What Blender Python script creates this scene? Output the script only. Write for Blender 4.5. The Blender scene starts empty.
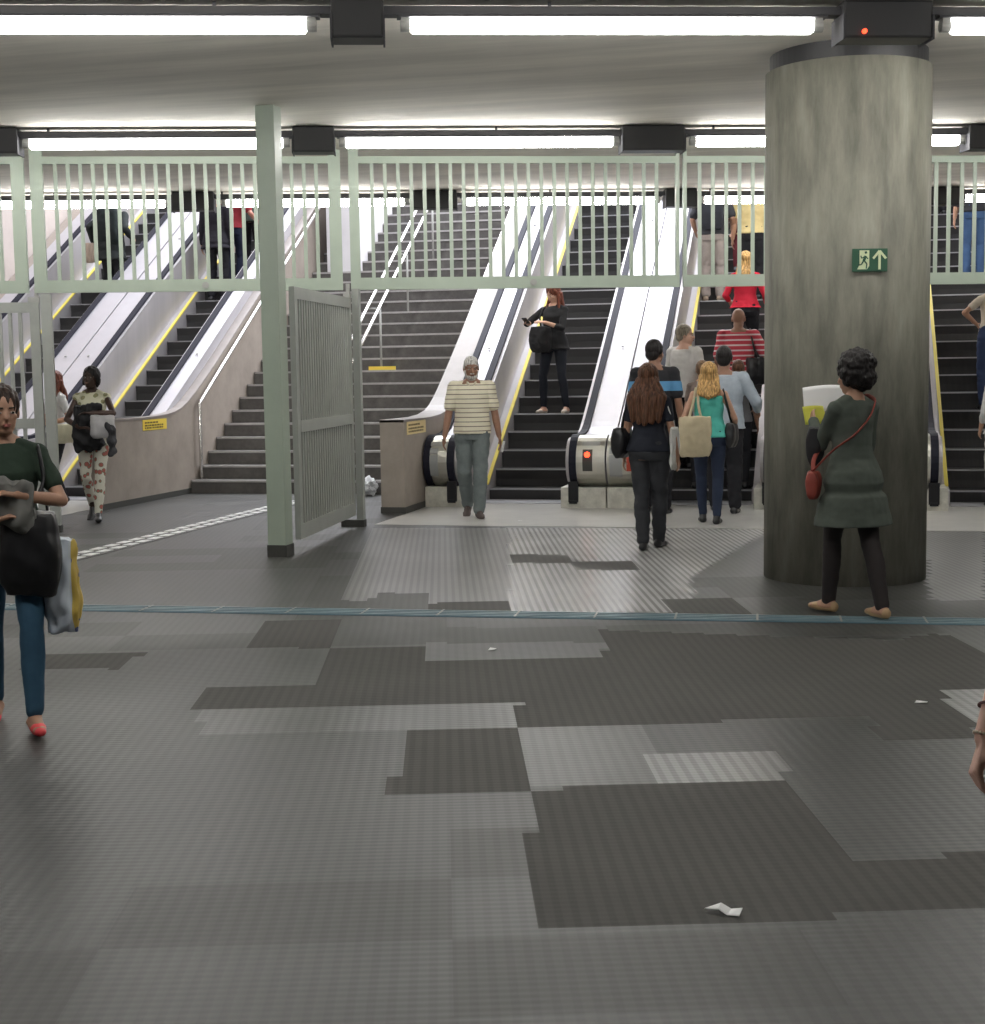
import bpy, bmesh, math, random
from mathutils import Vector, Matrix, noise
random.seed(7)
PI = math.pi
SC = bpy.context.scene
SKY_P, EXPO = 4200., 0.05
COL = SC.collection
R = math.radians

# ------------------------------------------------------------------ materials
def nodes(name):
    m = bpy.data.materials.new(name); m.use_nodes = True
    nt = m.node_tree; return m, nt, nt.nodes['Principled BSDF']

def mat(name, col, rough=.6, metal=0., bump=0., bscale=40., var=0., vscale=3., spec=.5, stretch=(1, 1, 1), obj_space=True, emit=None, estr=0.):
    """principled material, with noise colour variation (wear) and noise bump"""
    m, nt, b = nodes(name)
    b.inputs['Base Color'].default_value = (*col, 1)
    b.inputs['Roughness'].default_value = rough
    b.inputs['Metallic'].default_value = metal
    b.inputs['Specular IOR Level'].default_value = spec
    if emit:
        b.inputs['Emission Color'].default_value = (*emit, 1); b.inputs['Emission Strength'].default_value = estr
    if var or bump:
        tc = nt.nodes.new('ShaderNodeTexCoord'); mp = nt.nodes.new('ShaderNodeMapping')
        mp.inputs['Scale'].default_value = stretch
        nt.links.new(tc.outputs['Object'], mp.inputs['Vector'])
    if var:
        n = nt.nodes.new('ShaderNodeTexNoise'); n.inputs['Scale'].default_value = vscale; n.inputs['Detail'].default_value = 6
        n.inputs['Roughness'].default_value = .65
        nt.links.new(mp.outputs['Vector'], n.inputs['Vector'])
        r = nt.nodes.new('ShaderNodeValToRGB')
        r.color_ramp.elements[0].position = .3; r.color_ramp.elements[1].position = .72
        r.color_ramp.elements[0].color = (*[max(0, c * (1 - var)) for c in col], 1)
        r.color_ramp.elements[1].color = (*[min(1, c * (1 + var)) for c in col], 1)
        nt.links.new(n.outputs['Fac'], r.inputs['Fac']); nt.links.new(r.outputs['Color'], b.inputs['Base Color'])
    if bump:
        n2 = nt.nodes.new('ShaderNodeTexNoise'); n2.inputs['Scale'].default_value = bscale; n2.inputs['Detail'].default_value = 4
        nt.links.new(mp.outputs['Vector'], n2.inputs['Vector'])
        bp = nt.nodes.new('ShaderNodeBump'); bp.inputs['Strength'].default_value = bump; bp.inputs['Distance'].default_value = .01
        nt.links.new(n2.outputs['Fac'], bp.inputs['Height']); nt.links.new(bp.outputs['Normal'], b.inputs['Normal'])
    return m

def wave_bump(m, axis, scale, strength=.6, dist=.01, dark=None):
    """adds straight ribs along one axis to a material"""
    nt = m.node_tree; b = nt.nodes['Principled BSDF']
    tc = nt.nodes.new('ShaderNodeTexCoord'); w = nt.nodes.new('ShaderNodeTexWave')
    w.wave_type = 'BANDS'; w.bands_direction = axis; w.inputs['Scale'].default_value = scale
    nt.links.new(tc.outputs['Object'], w.inputs['Vector'])
    bp = nt.nodes.new('ShaderNodeBump'); bp.inputs['Strength'].default_value = strength; bp.inputs['Distance'].default_value = dist
    nt.links.new(w.outputs['Fac'], bp.inputs['Height']); nt.links.new(bp.outputs['Normal'], b.inputs['Normal'])
    if dark:
        mx = nt.nodes.new('ShaderNodeMix'); mx.data_type = 'RGBA'; mx.blend_type = 'MULTIPLY'
        src = b.inputs['Base Color'].links
        if src: nt.links.new(src[0].from_socket, mx.inputs['A'])
        else: mx.inputs['A'].default_value = b.inputs['Base Color'].default_value
        r = nt.nodes.new('ShaderNodeValToRGB'); r.color_ramp.elements[0].color = (dark, dark, dark, 1); r.color_ramp.elements[1].color = (1, 1, 1, 1)
        nt.links.new(w.outputs['Fac'], r.inputs['Fac']); mx.inputs['Factor'].default_value = 1
        nt.links.new(r.outputs['Color'], mx.inputs['B']); nt.links.new(mx.outputs['Result'], b.inputs['Base Color'])
    return m

def stripes(name, c0, c1, period, duty, c2=None, rough=.85, off=0.):
    """horizontal knitted stripes round a garment"""
    m, nt, b = nodes(name); b.inputs['Roughness'].default_value = rough
    tc = nt.nodes.new('ShaderNodeTexCoord'); sp = nt.nodes.new('ShaderNodeSeparateXYZ')
    nt.links.new(tc.outputs['Object'], sp.inputs[0])
    a = nt.nodes.new('ShaderNodeMath'); a.operation = 'ADD'; a.inputs[1].default_value = off
    d = nt.nodes.new('ShaderNodeMath'); d.operation = 'DIVIDE'; d.inputs[1].default_value = period
    f = nt.nodes.new('ShaderNodeMath'); f.operation = 'FRACT'
    l = nt.nodes.new('ShaderNodeMath'); l.operation = 'LESS_THAN'; l.inputs[1].default_value = duty
    nt.links.new(sp.outputs['Z'], a.inputs[0]); nt.links.new(a.outputs[0], d.inputs[0]); nt.links.new(d.outputs[0], f.inputs[0]); nt.links.new(f.outputs[0], l.inputs[0])
    mx = nt.nodes.new('ShaderNodeMix'); mx.data_type = 'RGBA'
    mx.inputs['A'].default_value = (*c0, 1); mx.inputs['B'].default_value = (*c1, 1)
    nt.links.new(l.outputs[0], mx.inputs['Factor']); nt.links.new(mx.outputs['Result'], b.inputs['Base Color'])
    return m

def floral(name, base, petal, leaf):
    m, nt, b = nodes(name); b.inputs['Roughness'].default_value = .8
    tc = nt.nodes.new('ShaderNodeTexCoord')
    v = nt.nodes.new('ShaderNodeTexVoronoi'); v.inputs['Scale'].default_value = 15
    nt.links.new(tc.outputs['Object'], v.inputs['Vector'])
    r = nt.nodes.new('ShaderNodeValToRGB'); r.color_ramp.interpolation = 'CONSTANT'
    e = r.color_ramp.elements; e[0].color = (*petal, 1); e[0].position = 0; e[1].position = .32; e[1].color = (*leaf, 1)
    e2 = e.new(.40); e2.color = (*base, 1)
    nt.links.new(v.outputs['Distance'], r.inputs['Fac']); nt.links.new(r.outputs['Color'], b.inputs['Base Color'])
    return m

def hairmat(name, col, tip=None):
    m, nt, b = nodes(name); b.inputs['Roughness'].default_value = .5; b.inputs['Specular IOR Level'].default_value = .3
    tc = nt.nodes.new('ShaderNodeTexCoord'); mp = nt.nodes.new('ShaderNodeMapping'); mp.inputs['Scale'].default_value = (60, 60, 6)
    n = nt.nodes.new('ShaderNodeTexNoise'); n.inputs['Scale'].default_value = 1.5; n.inputs['Detail'].default_value = 3
    r = nt.nodes.new('ShaderNodeValToRGB'); t = tip or [c * 1.9 for c in col]
    r.color_ramp.elements[0].position = .35; r.color_ramp.elements[1].position = .7
    r.color_ramp.elements[0].color = (*[c * .55 for c in col], 1); r.color_ramp.elements[1].color = (*t, 1)
    nt.links.new(tc.outputs['Object'], mp.inputs['Vector']); nt.links.new(mp.outputs['Vector'], n.inputs['Vector'])
    nt.links.new(n.outputs['Fac'], r.inputs['Fac']); nt.links.new(r.outputs['Color'], b.inputs['Base Color'])
    bp = nt.nodes.new('ShaderNodeBump'); bp.inputs['Strength'].default_value = .6; bp.inputs['Distance'].default_value = .01
    nt.links.new(n.outputs['Fac'], bp.inputs['Height']); nt.links.new(bp.outputs['Normal'], b.inputs['Normal'])
    return m

M = {}
M['steel'] = mat('brushed_steel', (.43, .41, .42), .45, .45, bump=.08, bscale=60, stretch=(1, 1, .05), var=.12, vscale=2)
M['steel_deck'] = mat('steel_deck', (.46, .45, .48), .40, .5, var=.06, vscale=2)
M['steel_plain'] = mat('polished_steel_tube', (.78, .76, .74), .25, .85)
M['plinth'] = mat('scuffed_steel_plinth', (.55, .54, .48), .5, .35, var=.25, vscale=9)
M['newel'] = mat('newel_steel', (.50, .49, .44), .3, .85, var=.12, vscale=4)
M['rubber'] = mat('black_handrail_rubber', (.012, .012, .014), .45, spec=.3)
M['rubber_blue'] = mat('dark_handrail_rubber', (.016, .016, .026), .6, spec=.15)
M['stepdark'] = wave_bump(mat('ribbed_black_step', (.042, .041, .042), .5), 'X', 22, .5, .01, dark=.6)
M['nosing'] = mat('worn_step_nosing', (.36, .36, .38), .4, .4)
M['yellow'] = mat('yellow_safety_line', (.75, .62, .10), .5)
M['concrete'] = mat('concrete', (.23, .222, .20), .75, bump=.3, bscale=30, var=.28, vscale=1.6)
M['concrete_ceiling'] = mat('board_marked_concrete', (.70, .67, .60), .85, bump=.25, bscale=14, var=.20, vscale=1.2, stretch=(.25, 2.2, 1))
M['coping'] = mat('polished_parapet_top', (.24, .21, .195), .4, var=.1, vscale=4)
M['concrete_parapet'] = mat('parapet_concrete', (.30, .26, .225), .6, bump=.15, bscale=30, var=.15, vscale=3)
M['stairriser'] = mat('stair_stone', (.105, .098, .093), .7, var=.35, vscale=6)
M['stairnose'] = mat('stair_nosing', (.42, .40, .40), .5, var=.15, vscale=8)
M['plaster'] = mat('stairwell_plaster', (.46, .40, .37), .85, var=.1, vscale=1.5)
M['green'] = mat('pale_green_paint', (.36, .42, .345), .45, var=.06, vscale=3)
M['gate'] = mat('grey_gate_paint', (.33, .345, .32), .5, var=.08, vscale=4)
M['darkfoot'] = mat('dark_metal_foot', (.05, .05, .045), .6)
M['tray'] = mat('dark_cable_tray', (.05, .05, .058), .55)
M['box'] = mat('dark_box_paint', (.028, .028, .03), .45)
M['tube'] = mat('lit_tube', (1, 1, 1), .4, emit=(1.0, .985, .95), estr=30)
M['cap'] = mat('grey_end_cap', (.35, .35, .33), .4)
M['led_red'] = mat('red_indicator', (.8, .05, .02), .4, emit=(1, .06, .02), estr=4)
M['white'] = mat('white_paper', (.85, .85, .85), .7)
M['signgreen'] = mat('sign_green', (.025, .10, .055), .5)
M['signlight'] = mat('sign_pale', (.70, .78, .50), .5)
M['signyellow'] = mat('sign_yellow', (.80, .60, .08), .5)
M['signcream'] = mat('sign_cream_yellow', (.78, .62, .30), .5)
M['ink'] = mat('dark_print', (.12, .09, .02), .6)
M['black'] = mat('black_cloth', (.012, .012, .014), .8)
M['leather'] = mat('black_leather', (.014, .014, .016), .35)

# ------------------------------------------------------------------ object helpers
def link(name, me, m=None, parent=None):
    o = bpy.data.objects.new(name, me); COL.objects.link(o)
    if m is not None:
        for x in (m if isinstance(m, (list, tuple)) else [m]): me.materials.append(x)
    if parent: o.parent = parent
    return o
def empty(name, label, cat, loc=(0, 0, 0), rz=0., group=None):
    o = bpy.data.objects.new(name, None); COL.objects.link(o); o.location = loc; o.rotation_euler = (0, 0, rz)
    o.empty_display_size = .1
    o['label'] = label; o['category'] = cat
    if group: o['group'] = group
    return o
def tag(o, label, cat, group=None, kind=None):
    o['label'] = label; o['category'] = cat
    if group: o['group'] = group
    if kind: o['kind'] = kind
    return o
def struct(o):
    o['kind'] = 'structure'; return o

class MB:
    def __init__(s): s.bm = bmesh.new(); s.mi = 0
    def _f(s, vs):
        f = s.bm.faces.new(vs); f.material_index = s.mi; return f
    def box(s, x0, x1, y0, y1, z0, z1, T=None, bev=0):
        vs = [s.bm.verts.new((T @ Vector(p)) if T else p) for p in
              [(x0, y0, z0), (x1, y0, z0), (x1, y1, z0), (x0, y1, z0), (x0, y0, z1), (x1, y0, z1), (x1, y1, z1), (x0, y1, z1)]]
        fs = [s._f([vs[i] for i in q]) for q in [(0, 3, 2, 1), (4, 5, 6, 7), (0, 1, 5, 4), (1, 2, 6, 5), (2, 3, 7, 6), (3, 0, 4, 7)]]
        if bev:
            es = list({e for f in fs for e in f.edges})
            bmesh.ops.bevel(s.bm, geom=es, offset=bev, segments=2, affect='EDGES', profile=.6)
        return s
    def prism(s, prof, x0, x1, T=None):
        """profile of (y,z) extruded from x0 to x1"""
        a = [s.bm.verts.new((T @ Vector((x0, y, z))) if T else (x0, y, z)) for y, z in prof]
        b = [s.bm.verts.new((T @ Vector((x1, y, z))) if T else (x1, y, z)) for y, z in prof]
        n = len(prof)
        s._f(a); s._f(list(reversed(b)))
        for i in range(n): s._f([a[i], b[i], b[(i + 1) % n], a[(i + 1) % n]])
        return s
    def tube(s, pts, r, n=10, closed=False, flat=None, up=None):
        """swept tube; r number or list; flat=(a,b) rectangular-ish section multipliers with up vector"""
        pts = [Vector(p) for p in pts]; N = len(pts); rings = []
        prev = None
        for i, p in enumerate(pts):
            d = (pts[min(i + 1, N - 1)] - pts[max(i - 1, 0)]).normalized()
            u = Vector(up) if up else (prev if prev else (Vector((0, 0, 1)) if abs(d.z) < .9 else Vector((0, 1, 0))))
            a = d.cross(u)
            if a.length < 1e-4: a = d.cross(Vector((1, 0, 0)))
            a.normalize(); b = a.cross(d).normalized(); prev = b
            rr = r[i] if isinstance(r, (list, tuple)) else r
            fa, fb = flat or (1, 1)
            rings.append([s.bm.verts.new(p + a * math.cos(t) * rr * fa + b * math.sin(t) * rr * fb) for t in [2 * PI * k / n + (PI / n) for k in range(n)]])
        for i in range(N - 1):
            for k in range(n): s._f([rings[i][k], rings[i][(k + 1) % n], rings[i + 1][(k + 1) % n], rings[i + 1][k]])
        s._f(list(reversed(rings[0]))); s._f(rings[-1])
        return s
    def build(s, name, m, parent=None, smooth=False):
        bmesh.ops.recalc_face_normals(s.bm, faces=s.bm.faces[:])
        me = bpy.data.meshes.new(name); s.bm.to_mesh(me); s.bm.free()
        if smooth:
            for p in me.polygons: p.use_smooth = True
        o = link(name, me, m, parent)
        return o

def copy_tree(o, parent=None):
    c = o.copy(); COL.objects.link(c)
    if parent: c.parent = parent
    for ch in [x for x in bpy.data.objects if x.parent == o]: copy_tree(ch, c)
    return c

# ------------------------------------------------------------------ camera (eye 1.55 m, looks 13.6 deg left of the escalators' run)
F_PX, CX, CY, EYE = 1450., 492.5, 512., 1.55
yaw, pitch, roll = R(13.6), math.atan(142 / 1450), .015
fwd = Vector((-math.sin(yaw) * math.cos(pitch), math.cos(yaw) * math.cos(pitch), -math.sin(pitch)))
r0 = Vector((math.cos(yaw), math.sin(yaw), 0)); u0 = r0.cross(fwd)
rgt = r0 * math.cos(roll) - u0 * math.sin(roll); upv = rgt.cross(fwd)
cd = bpy.data.cameras.new('camera'); cam = bpy.data.objects.new('camera', cd); COL.objects.link(cam)
cd.sensor_fit = 'HORIZONTAL'; cd.sensor_width = 36; cd.lens = F_PX / 985 * 36; cd.clip_end = 200; cd.clip_start = .05
mw = Matrix((rgt, upv, -fwd)).transposed().to_4x4(); mw.translation = (0, 0, EYE)
cam.matrix_world = mw; SC.camera = cam
EYEV = Vector((0, 0, EYE))
def on_floor(px, py, h=0.):
    """where the line of sight through a pixel of the photograph meets a level plane: used to read positions off the photo"""
    d = fwd + rgt * ((px - CX) / F_PX) - upv * ((py - CY) / F_PX)
    return EYEV + d * ((h - EYE) / d.z)
def at_y(px, py, Y):
    d = fwd + rgt * ((px - CX) / F_PX) - upv * ((py - CY) / F_PX)
    return EYEV + d * (Y / d.y)

# ------------------------------------------------------------------ room geometry
CEIL = 3.75
PHI = R(17.5)                                     # light rows and ceiling run at this angle to the escalators
RU, RV = Vector((math.cos(PHI), math.sin(PHI), 0)), Vector((-math.sin(PHI), math.cos(PHI), 0))
def RT(u, v, z=0): return RU * u + RV * v + Vector((0, 0, z))
TROOM = Matrix.Rotation(PHI, 4, 'Z')
XL, XR = -12.75, 3.3
def esc_z(Y): return (Y - 16.59) * .616            # nosing line of the escalators
def stair_z(Y): return .17 + (Y - 17.5) * .6315

# floor: worn rubber tiles laid slightly askew, tone per tile
TPHI = R(15.5)
TU, TV = Vector((math.cos(TPHI), math.sin(TPHI), 0)), Vector((-math.sin(TPHI), math.cos(TPHI), 0))
def inpoly(p, poly):
    c = False; n = len(poly); x, y = p
    for i in range(n):
        (x1, y1), (x2, y2) = poly[i], poly[i - 1]
        if (y1 > y) != (y2 > y) and x < (x2 - x1) * (y - y1) / (y2 - y1) + x1: c = not c
    return c
PATCH = [(4, [(370,528),(511,528),(511,612),(345,600)]), (5, [(509,528),(772,529),(690,578),(700,612),(510,612)]), (4, [(772,529),(985,530),(985,600),(930,600),(925,560),(772,560)]),  # (tone index, outline of the differently worn mats; this line paints far-floor glare)
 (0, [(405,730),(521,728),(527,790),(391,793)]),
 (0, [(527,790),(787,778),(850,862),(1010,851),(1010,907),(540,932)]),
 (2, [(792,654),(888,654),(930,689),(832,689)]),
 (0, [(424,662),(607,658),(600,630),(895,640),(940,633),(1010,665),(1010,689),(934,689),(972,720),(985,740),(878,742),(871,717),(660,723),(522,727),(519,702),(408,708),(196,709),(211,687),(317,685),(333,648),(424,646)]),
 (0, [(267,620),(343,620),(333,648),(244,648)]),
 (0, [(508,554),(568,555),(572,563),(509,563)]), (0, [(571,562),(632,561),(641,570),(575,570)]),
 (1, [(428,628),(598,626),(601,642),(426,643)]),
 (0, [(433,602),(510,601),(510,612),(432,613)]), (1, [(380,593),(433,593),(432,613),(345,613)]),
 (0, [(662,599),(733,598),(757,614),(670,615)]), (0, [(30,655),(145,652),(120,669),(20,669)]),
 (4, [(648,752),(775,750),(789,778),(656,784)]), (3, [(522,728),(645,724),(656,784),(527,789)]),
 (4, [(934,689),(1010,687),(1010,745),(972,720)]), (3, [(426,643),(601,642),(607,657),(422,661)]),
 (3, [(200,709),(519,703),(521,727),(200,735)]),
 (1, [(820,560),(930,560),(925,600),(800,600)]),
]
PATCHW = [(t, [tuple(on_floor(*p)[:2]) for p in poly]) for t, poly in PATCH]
PB = [(min(x for x, y in q), max(x for x, y in q), min(y for x, y in q), max(y for x, y in q)) for t, q in PATCHW]
def floor_mesh():
    bm = bmesh.new(); cs = .06; rnd = random.Random(3)
    tone = {}
    us = [i * cs for i in range(-110, 90)]; vs_ = [j * cs for j in range(-60, 160)]
    V = {}
    def vert(i, j):
        if (i, j) not in V:
            V[i, j] = bm.verts.new(TU * (i * cs) + TV * (j * cs))
        return V[i, j]
    for i in range(-230, 190):
        for j in range(-110, 330):
            c = TU * ((i + .5) * cs) + TV * ((j + .5) * cs)
            if c.x < XL - .1 or c.x > 9 or c.y < -7.5 or c.y > 18.2: continue
            key = (i // 16, j // 8)
            if key not in tone: tone[key] = rnd.choices([1, 2, 3], [3, 9, 0])[0]
            t = tone[key]
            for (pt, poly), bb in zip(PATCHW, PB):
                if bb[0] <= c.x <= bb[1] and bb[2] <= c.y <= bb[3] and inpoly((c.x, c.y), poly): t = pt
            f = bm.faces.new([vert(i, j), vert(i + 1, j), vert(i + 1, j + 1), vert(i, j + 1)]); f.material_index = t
    me = bpy.data.meshes.new('floor'); bm.to_mesh(me); bm.free(); return me
def floor_mat(name, c, rough, groove=.74):
    m, nt, b = nodes(name)
    tc = nt.nodes.new('ShaderNodeTexCoord'); mp = nt.nodes.new('ShaderNodeMapping'); mp.inputs['Rotation'].default_value = (0, 0, -TPHI)
    nt.links.new(tc.outputs['Object'], mp.inputs['Vector'])
    w = nt.nodes.new('ShaderNodeTexWave'); w.bands_direction = 'X'; w.inputs['Scale'].default_value = 6.2
    nt.links.new(mp.outputs['Vector'], w.inputs['Vector'])
    w2 = nt.nodes.new('ShaderNodeTexWave'); w2.bands_direction = 'Y'; w2.inputs['Scale'].default_value = 9
    nt.links.new(mp.outputs['Vector'], w2.inputs['Vector'])
    n = nt.nodes.new('ShaderNodeTexNoise'); n.inputs['Scale'].default_value = 1.3; n.inputs['Detail'].default_value = 8
    nt.links.new(mp.outputs['Vector'], n.inputs['Vector'])
    r = nt.nodes.new('ShaderNodeValToRGB'); r.color_ramp.elements[0].position = .3; r.color_ramp.elements[1].position = .75
    r.color_ramp.elements[0].color = (*[x * .85 for x in c], 1); r.color_ramp.elements[1].color = (*[x * 1.18 for x in c], 1)
    nt.links.new(n.outputs['Fac'], r.inputs['Fac'])
    mx = nt.nodes.new('ShaderNodeMix'); mx.data_type = 'RGBA'; mx.blend_type = 'MULTIPLY'; mx.inputs['Factor'].default_value = 1
    r2 = nt.nodes.new('ShaderNodeValToRGB'); r2.color_ramp.elements[0].position = .25; r2.color_ramp.elements[0].color = (groove, groove, groove, 1); r2.color_ramp.elements[1].position = .6
    nt.links.new(w.outputs['Fac'], r2.inputs['Fac'])
    nt.links.new(r.outputs['Color'], mx.inputs['A']); nt.links.new(r2.outputs['Color'], mx.inputs['B'])
    mx2 = nt.nodes.new('ShaderNodeMix'); mx2.data_type = 'RGBA'; mx2.blend_type = 'MULTIPLY'; mx2.inputs['Factor'].default_value = 1
    r3 = nt.nodes.new('ShaderNodeValToRGB'); r3.color_ramp.elements[0].position = .0; r3.color_ramp.elements[0].color = (.95, .95, .95, 1); r3.color_ramp.elements[1].position = .5
    nt.links.new(w2.outputs['Fac'], r3.inputs['Fac'])
    nt.links.new(mx.outputs['Result'], mx2.inputs['A']); nt.links.new(r3.outputs['Color'], mx2.inputs['B'])
    nt.links.new(mx2.outputs['Result'], b.inputs['Base Color'])
    ad = nt.nodes.new('ShaderNodeMath'); ad.operation = 'ADD'
    nt.links.new(w.outputs['Fac'], ad.inputs[0]); nt.links.new(w2.outputs['Fac'], ad.inputs[1])
    bp = nt.nodes.new('ShaderNodeBump'); bp.inputs['Strength'].default_value = .18; bp.inputs['Distance'].default_value = .003
    nt.links.new(ad.outputs[0], bp.inputs['Height']); nt.links.new(bp.outputs['Normal'], b.inputs['Normal'])
    b.inputs['Roughness'].default_value = rough
    b.inputs['Specular IOR Level'].default_value = .5
    return m
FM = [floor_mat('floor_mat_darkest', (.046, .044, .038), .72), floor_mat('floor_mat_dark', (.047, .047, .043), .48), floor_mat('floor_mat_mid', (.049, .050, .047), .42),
      floor_mat('floor_mat_light', (.072, .073, .070), .36), floor_mat('floor_mat_pale', (.19, .19, .185), .30, .55), floor_mat('floor_mat_painted_glare', (.46, .455, .45), .26, .55)]  # far-floor glare put into the colour of the last tone, partly of pale
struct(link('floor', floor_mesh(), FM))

# ceiling: one slab ending behind the third light row, then the open stairwell
def room_rows():
    return
V3 = 19.35                                          # room-frame distance where the slab stops
def cpt(x, v):                                      # point on the line v=const at world x
    y = (v + math.sin(PHI) * x) / math.cos(PHI); return (x, y)
a = cpt(XL - .2, V3); b_ = cpt(9.2, V3)
bm = bmesh.new()
pts = [(XL - .2, -8), (9.2, -8), b_, a]
lo = [bm.verts.new((x, y, CEIL)) for x, y in pts]; hi = [bm.verts.new((x, y, CEIL + .45)) for x, y in pts]
bm.faces.new(lo); bm.faces.new(list(reversed(hi)))
for i in range(4): bm.faces.new([lo[i], lo[(i + 1) % 4], hi[(i + 1) % 4], hi[i]])
bmesh.ops.recalc_face_normals(bm, faces=bm.faces[:])
me = bpy.data.meshes.new('ceiling'); bm.to_mesh(me); bm.free()
ceil = struct(link('ceiling', me, M['concrete_ceiling']))

struct(MB().box(XL - .25, XL, -8, 34, 0, 10).build('wall_left', M['plaster']))
struct(MB().box(XR, XR + .25, 17.2, 34, 0, 10).build('wall_right', M['plaster']))
struct(MB().box(9, 9.25, -8, 22, 0, 4.2).build('wall_right', M['concrete']))
struct(MB().box(XR + .25, 9, 17.2, 17.4, 0, 4.2).build('wall_right', M['concrete']))
struct(MB().box(XL - .25, 9.25, -8.25, -8, 0, 4.2).build('wall_front', M['concrete']))
struct(MB().box(XL - .25, XR + .25, 33.75, 34, 0, 10).build('wall_back', M['plaster']))
struct(MB().box(XL, XR, 29.5, 33.75, 7.2, 7.4).build('floor_upper', M['concrete']))

# ------------------------------------------------------------------ pillar
PC = Vector((.02, 10.93, 0)); PR = .582
t = empty('concrete_pillar', 'thick round raw concrete pillar in the right half of the hall', 'pillar', PC)
def cyl(r, z0, z1, n=72):
    mb = MB(); mb.tube([(0, 0, z0), (0, 0, z1)], r, n=n); return mb
def pillar_mat():
    m = mat('pillar_concrete', (.225, .22, .18), .72, bump=.3, bscale=24, var=.42, vscale=2.6, stretch=(2.4, 2.4, .5))
    return m
M['pillar'] = pillar_mat()
p_ = cyl(PR, 0, 3.63).build('shaft', M['pillar'], t, smooth=False)
for f in p_.data.polygons: f.use_smooth = len(f.vertices) == 4
cyl(PR - .03, 3.63, CEIL, 64).build('neck', M['box'], t)

# exit sign on the pillar (faces the camera)
def sign_exit():
    c = at_y(870, 263, 10.35)
    d = Vector((c.x - PC.x, c.y - PC.y, 0)).normalized()
    pos = PC + d * (PR + .012); pos.z = c.z + .02
    rz = math.atan2(d.y, d.x) + PI / 2
    s = empty('exit_sign', 'small green exit sign with running figure and arrow on the round pillar', 'sign', pos, rz)
    w, h = .122, .078
    MB().box(-w, w, -.004, .004, -h, h, bev=.003).build('board', M['signgreen'], s)
    mb = MB(); mb.prism([(-.062, -.070), (-.062, .070), (.0, .070), (.0, -.045), (-.02, -.070)], 0, 1)
    # panel with slanted floor, drawn in x/z
    mb = MB()
    def poly(pts, y0=-.0065, y1=-.004):
        a = [mb.bm.verts.new((x, y0, z)) for x, z in pts]; b = [mb.bm.verts.new((x, y1, z)) for x, z in pts]
        mb._f(a); mb._f(list(reversed(b)))
        for i in range(len(pts)): mb._f([a[i], b[i], b[(i + 1) % len(pts)], a[(i + 1) % len(pts)]])
    poly([(-.088, -.062), (-.02, -.062), (-.005, -.040), (-.005, .066), (-.072, .066), (-.072, -.030)])
    mb.build('door_symbol', M['signlight'], s)
    mb = MB()
    def bar(x0, z0, x1, z1, wd, y0=-.0085, y1=-.0064):
        dx, dz = x1 - x0, z1 - z0; L = math.hypot(dx, dz); nx, nz = -dz / L * wd / 2, dx / L * wd / 2
        a = [(x0 + nx, z0 + nz), (x1 + nx, z1 + nz), (x1 - nx, z1 - nz), (x0 - nx, z0 - nz)]
        va = [mb.bm.verts.new((x, y0, z)) for x, z in a]; vb = [mb.bm.verts.new((x, y1, z)) for x, z in a]
        mb._f(va); mb._f(list(reversed(vb)))
        for i in range(4): mb._f([va[i], vb[i], vb[(i + 1) % 4], va[(i + 1) % 4]])
    bar(-.030, .028, -.044, -.006, .018); bar(-.032, .058, -.026, .044, .015)
    bar(-.033, .026, -.058, .012, .007); bar(-.058, .012, -.064, .030, .007); bar(-.031, .026, -.014, .008, .007)
    bar(-.044, -.004, -.060, -.030, .009); bar(-.060, -.030, -.080, -.034, .008); bar(-.040, -.004, -.022, -.026, .009); bar(-.022, -.026, -.026, -.058, .008)
    mb.build('running_figure', M['signgreen'], s)
    mb = MB()
    bar(.066, -.064, .066, .050, .017, -.0065, -.004)
    bar(.066, .062, .022, .010, .016, -.0065, -.004); bar(.066, .062, .110, .010, .016, -.0067, -.004)
    mb.build('arrow', M['signlight'], s)
sign_exit()

# ------------------------------------------------------------------ ceiling lights
def light(c0, c1, label, group):
    """tubular light from room point c0 to c1 (u along row)"""
    (u0_, u1_), v = c0, c1
    o = empty('fluorescent_light', label, 'light', RT(u0_, v, 0), PHI, group)
    L = u1_ - u0_
    z = 3.61
    mb = MB(); mb.tube([(.05, 0, z), (.065, 0, z), (L - .065, 0, z), (L - .05, 0, z)], [.034, .047, .047, .034], n=12); mb.build('tube', M['tube'], o, smooth=True)
    for x0, x1 in ((-.01, .05), (L - .05, L + .01)):
        mb = MB(); mb.tube([(x0, 0, z), (x1, 0, z)], .036, n=12); mb.box(x0 + .005, x1 - .005, -.03, .03, z, 3.66); mb.build('end_cap', M['cap'], o)
    MB().box(-.03, L + .03, -.05, .05, 3.655, 3.672).build('housing', M['tray'], o)
def uv(p): return p.dot(RU), p.dot(RV)
def row(pxs, y, v_hint=None):
    out = []
    for (a, ya, b, yb) in pxs:
        pa, pb = on_floor(a, ya, 3.61), on_floor(b, yb, 3.61); out.append((uv(pa), uv(pb)))
    return out
rows = []
r1 = row([(402, 25.5, 820, 27)], 0); v1 = sum(p[1] for q in r1 for p in q) / 2
r2 = row([(340, 141, 618, 141), (690, 142, 960, 143), (20, 146, 288, 142)], 0); v2 = sum(p[1] for q in r2 for p in q) / 6
r3 = row([(462, 201, 655, 200), (222, 205, 408, 202)], 0); v3 = sum(p[1] for q in r3 for p in q) / 4
print('ROW v', v1, v2, v3)
U1 = [(on_floor(-75, 28, 3.61).dot(RU) - 0, on_floor(315, 26, 3.61).dot(RU)), (on_floor(402, 25, 3.61).dot(RU), on_floor(820, 27, 3.61).dot(RU)), (on_floor(938, 29, 3.61).dot(RU), on_floor(938, 29, 3.61).dot(RU) + 2.5)]
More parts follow.
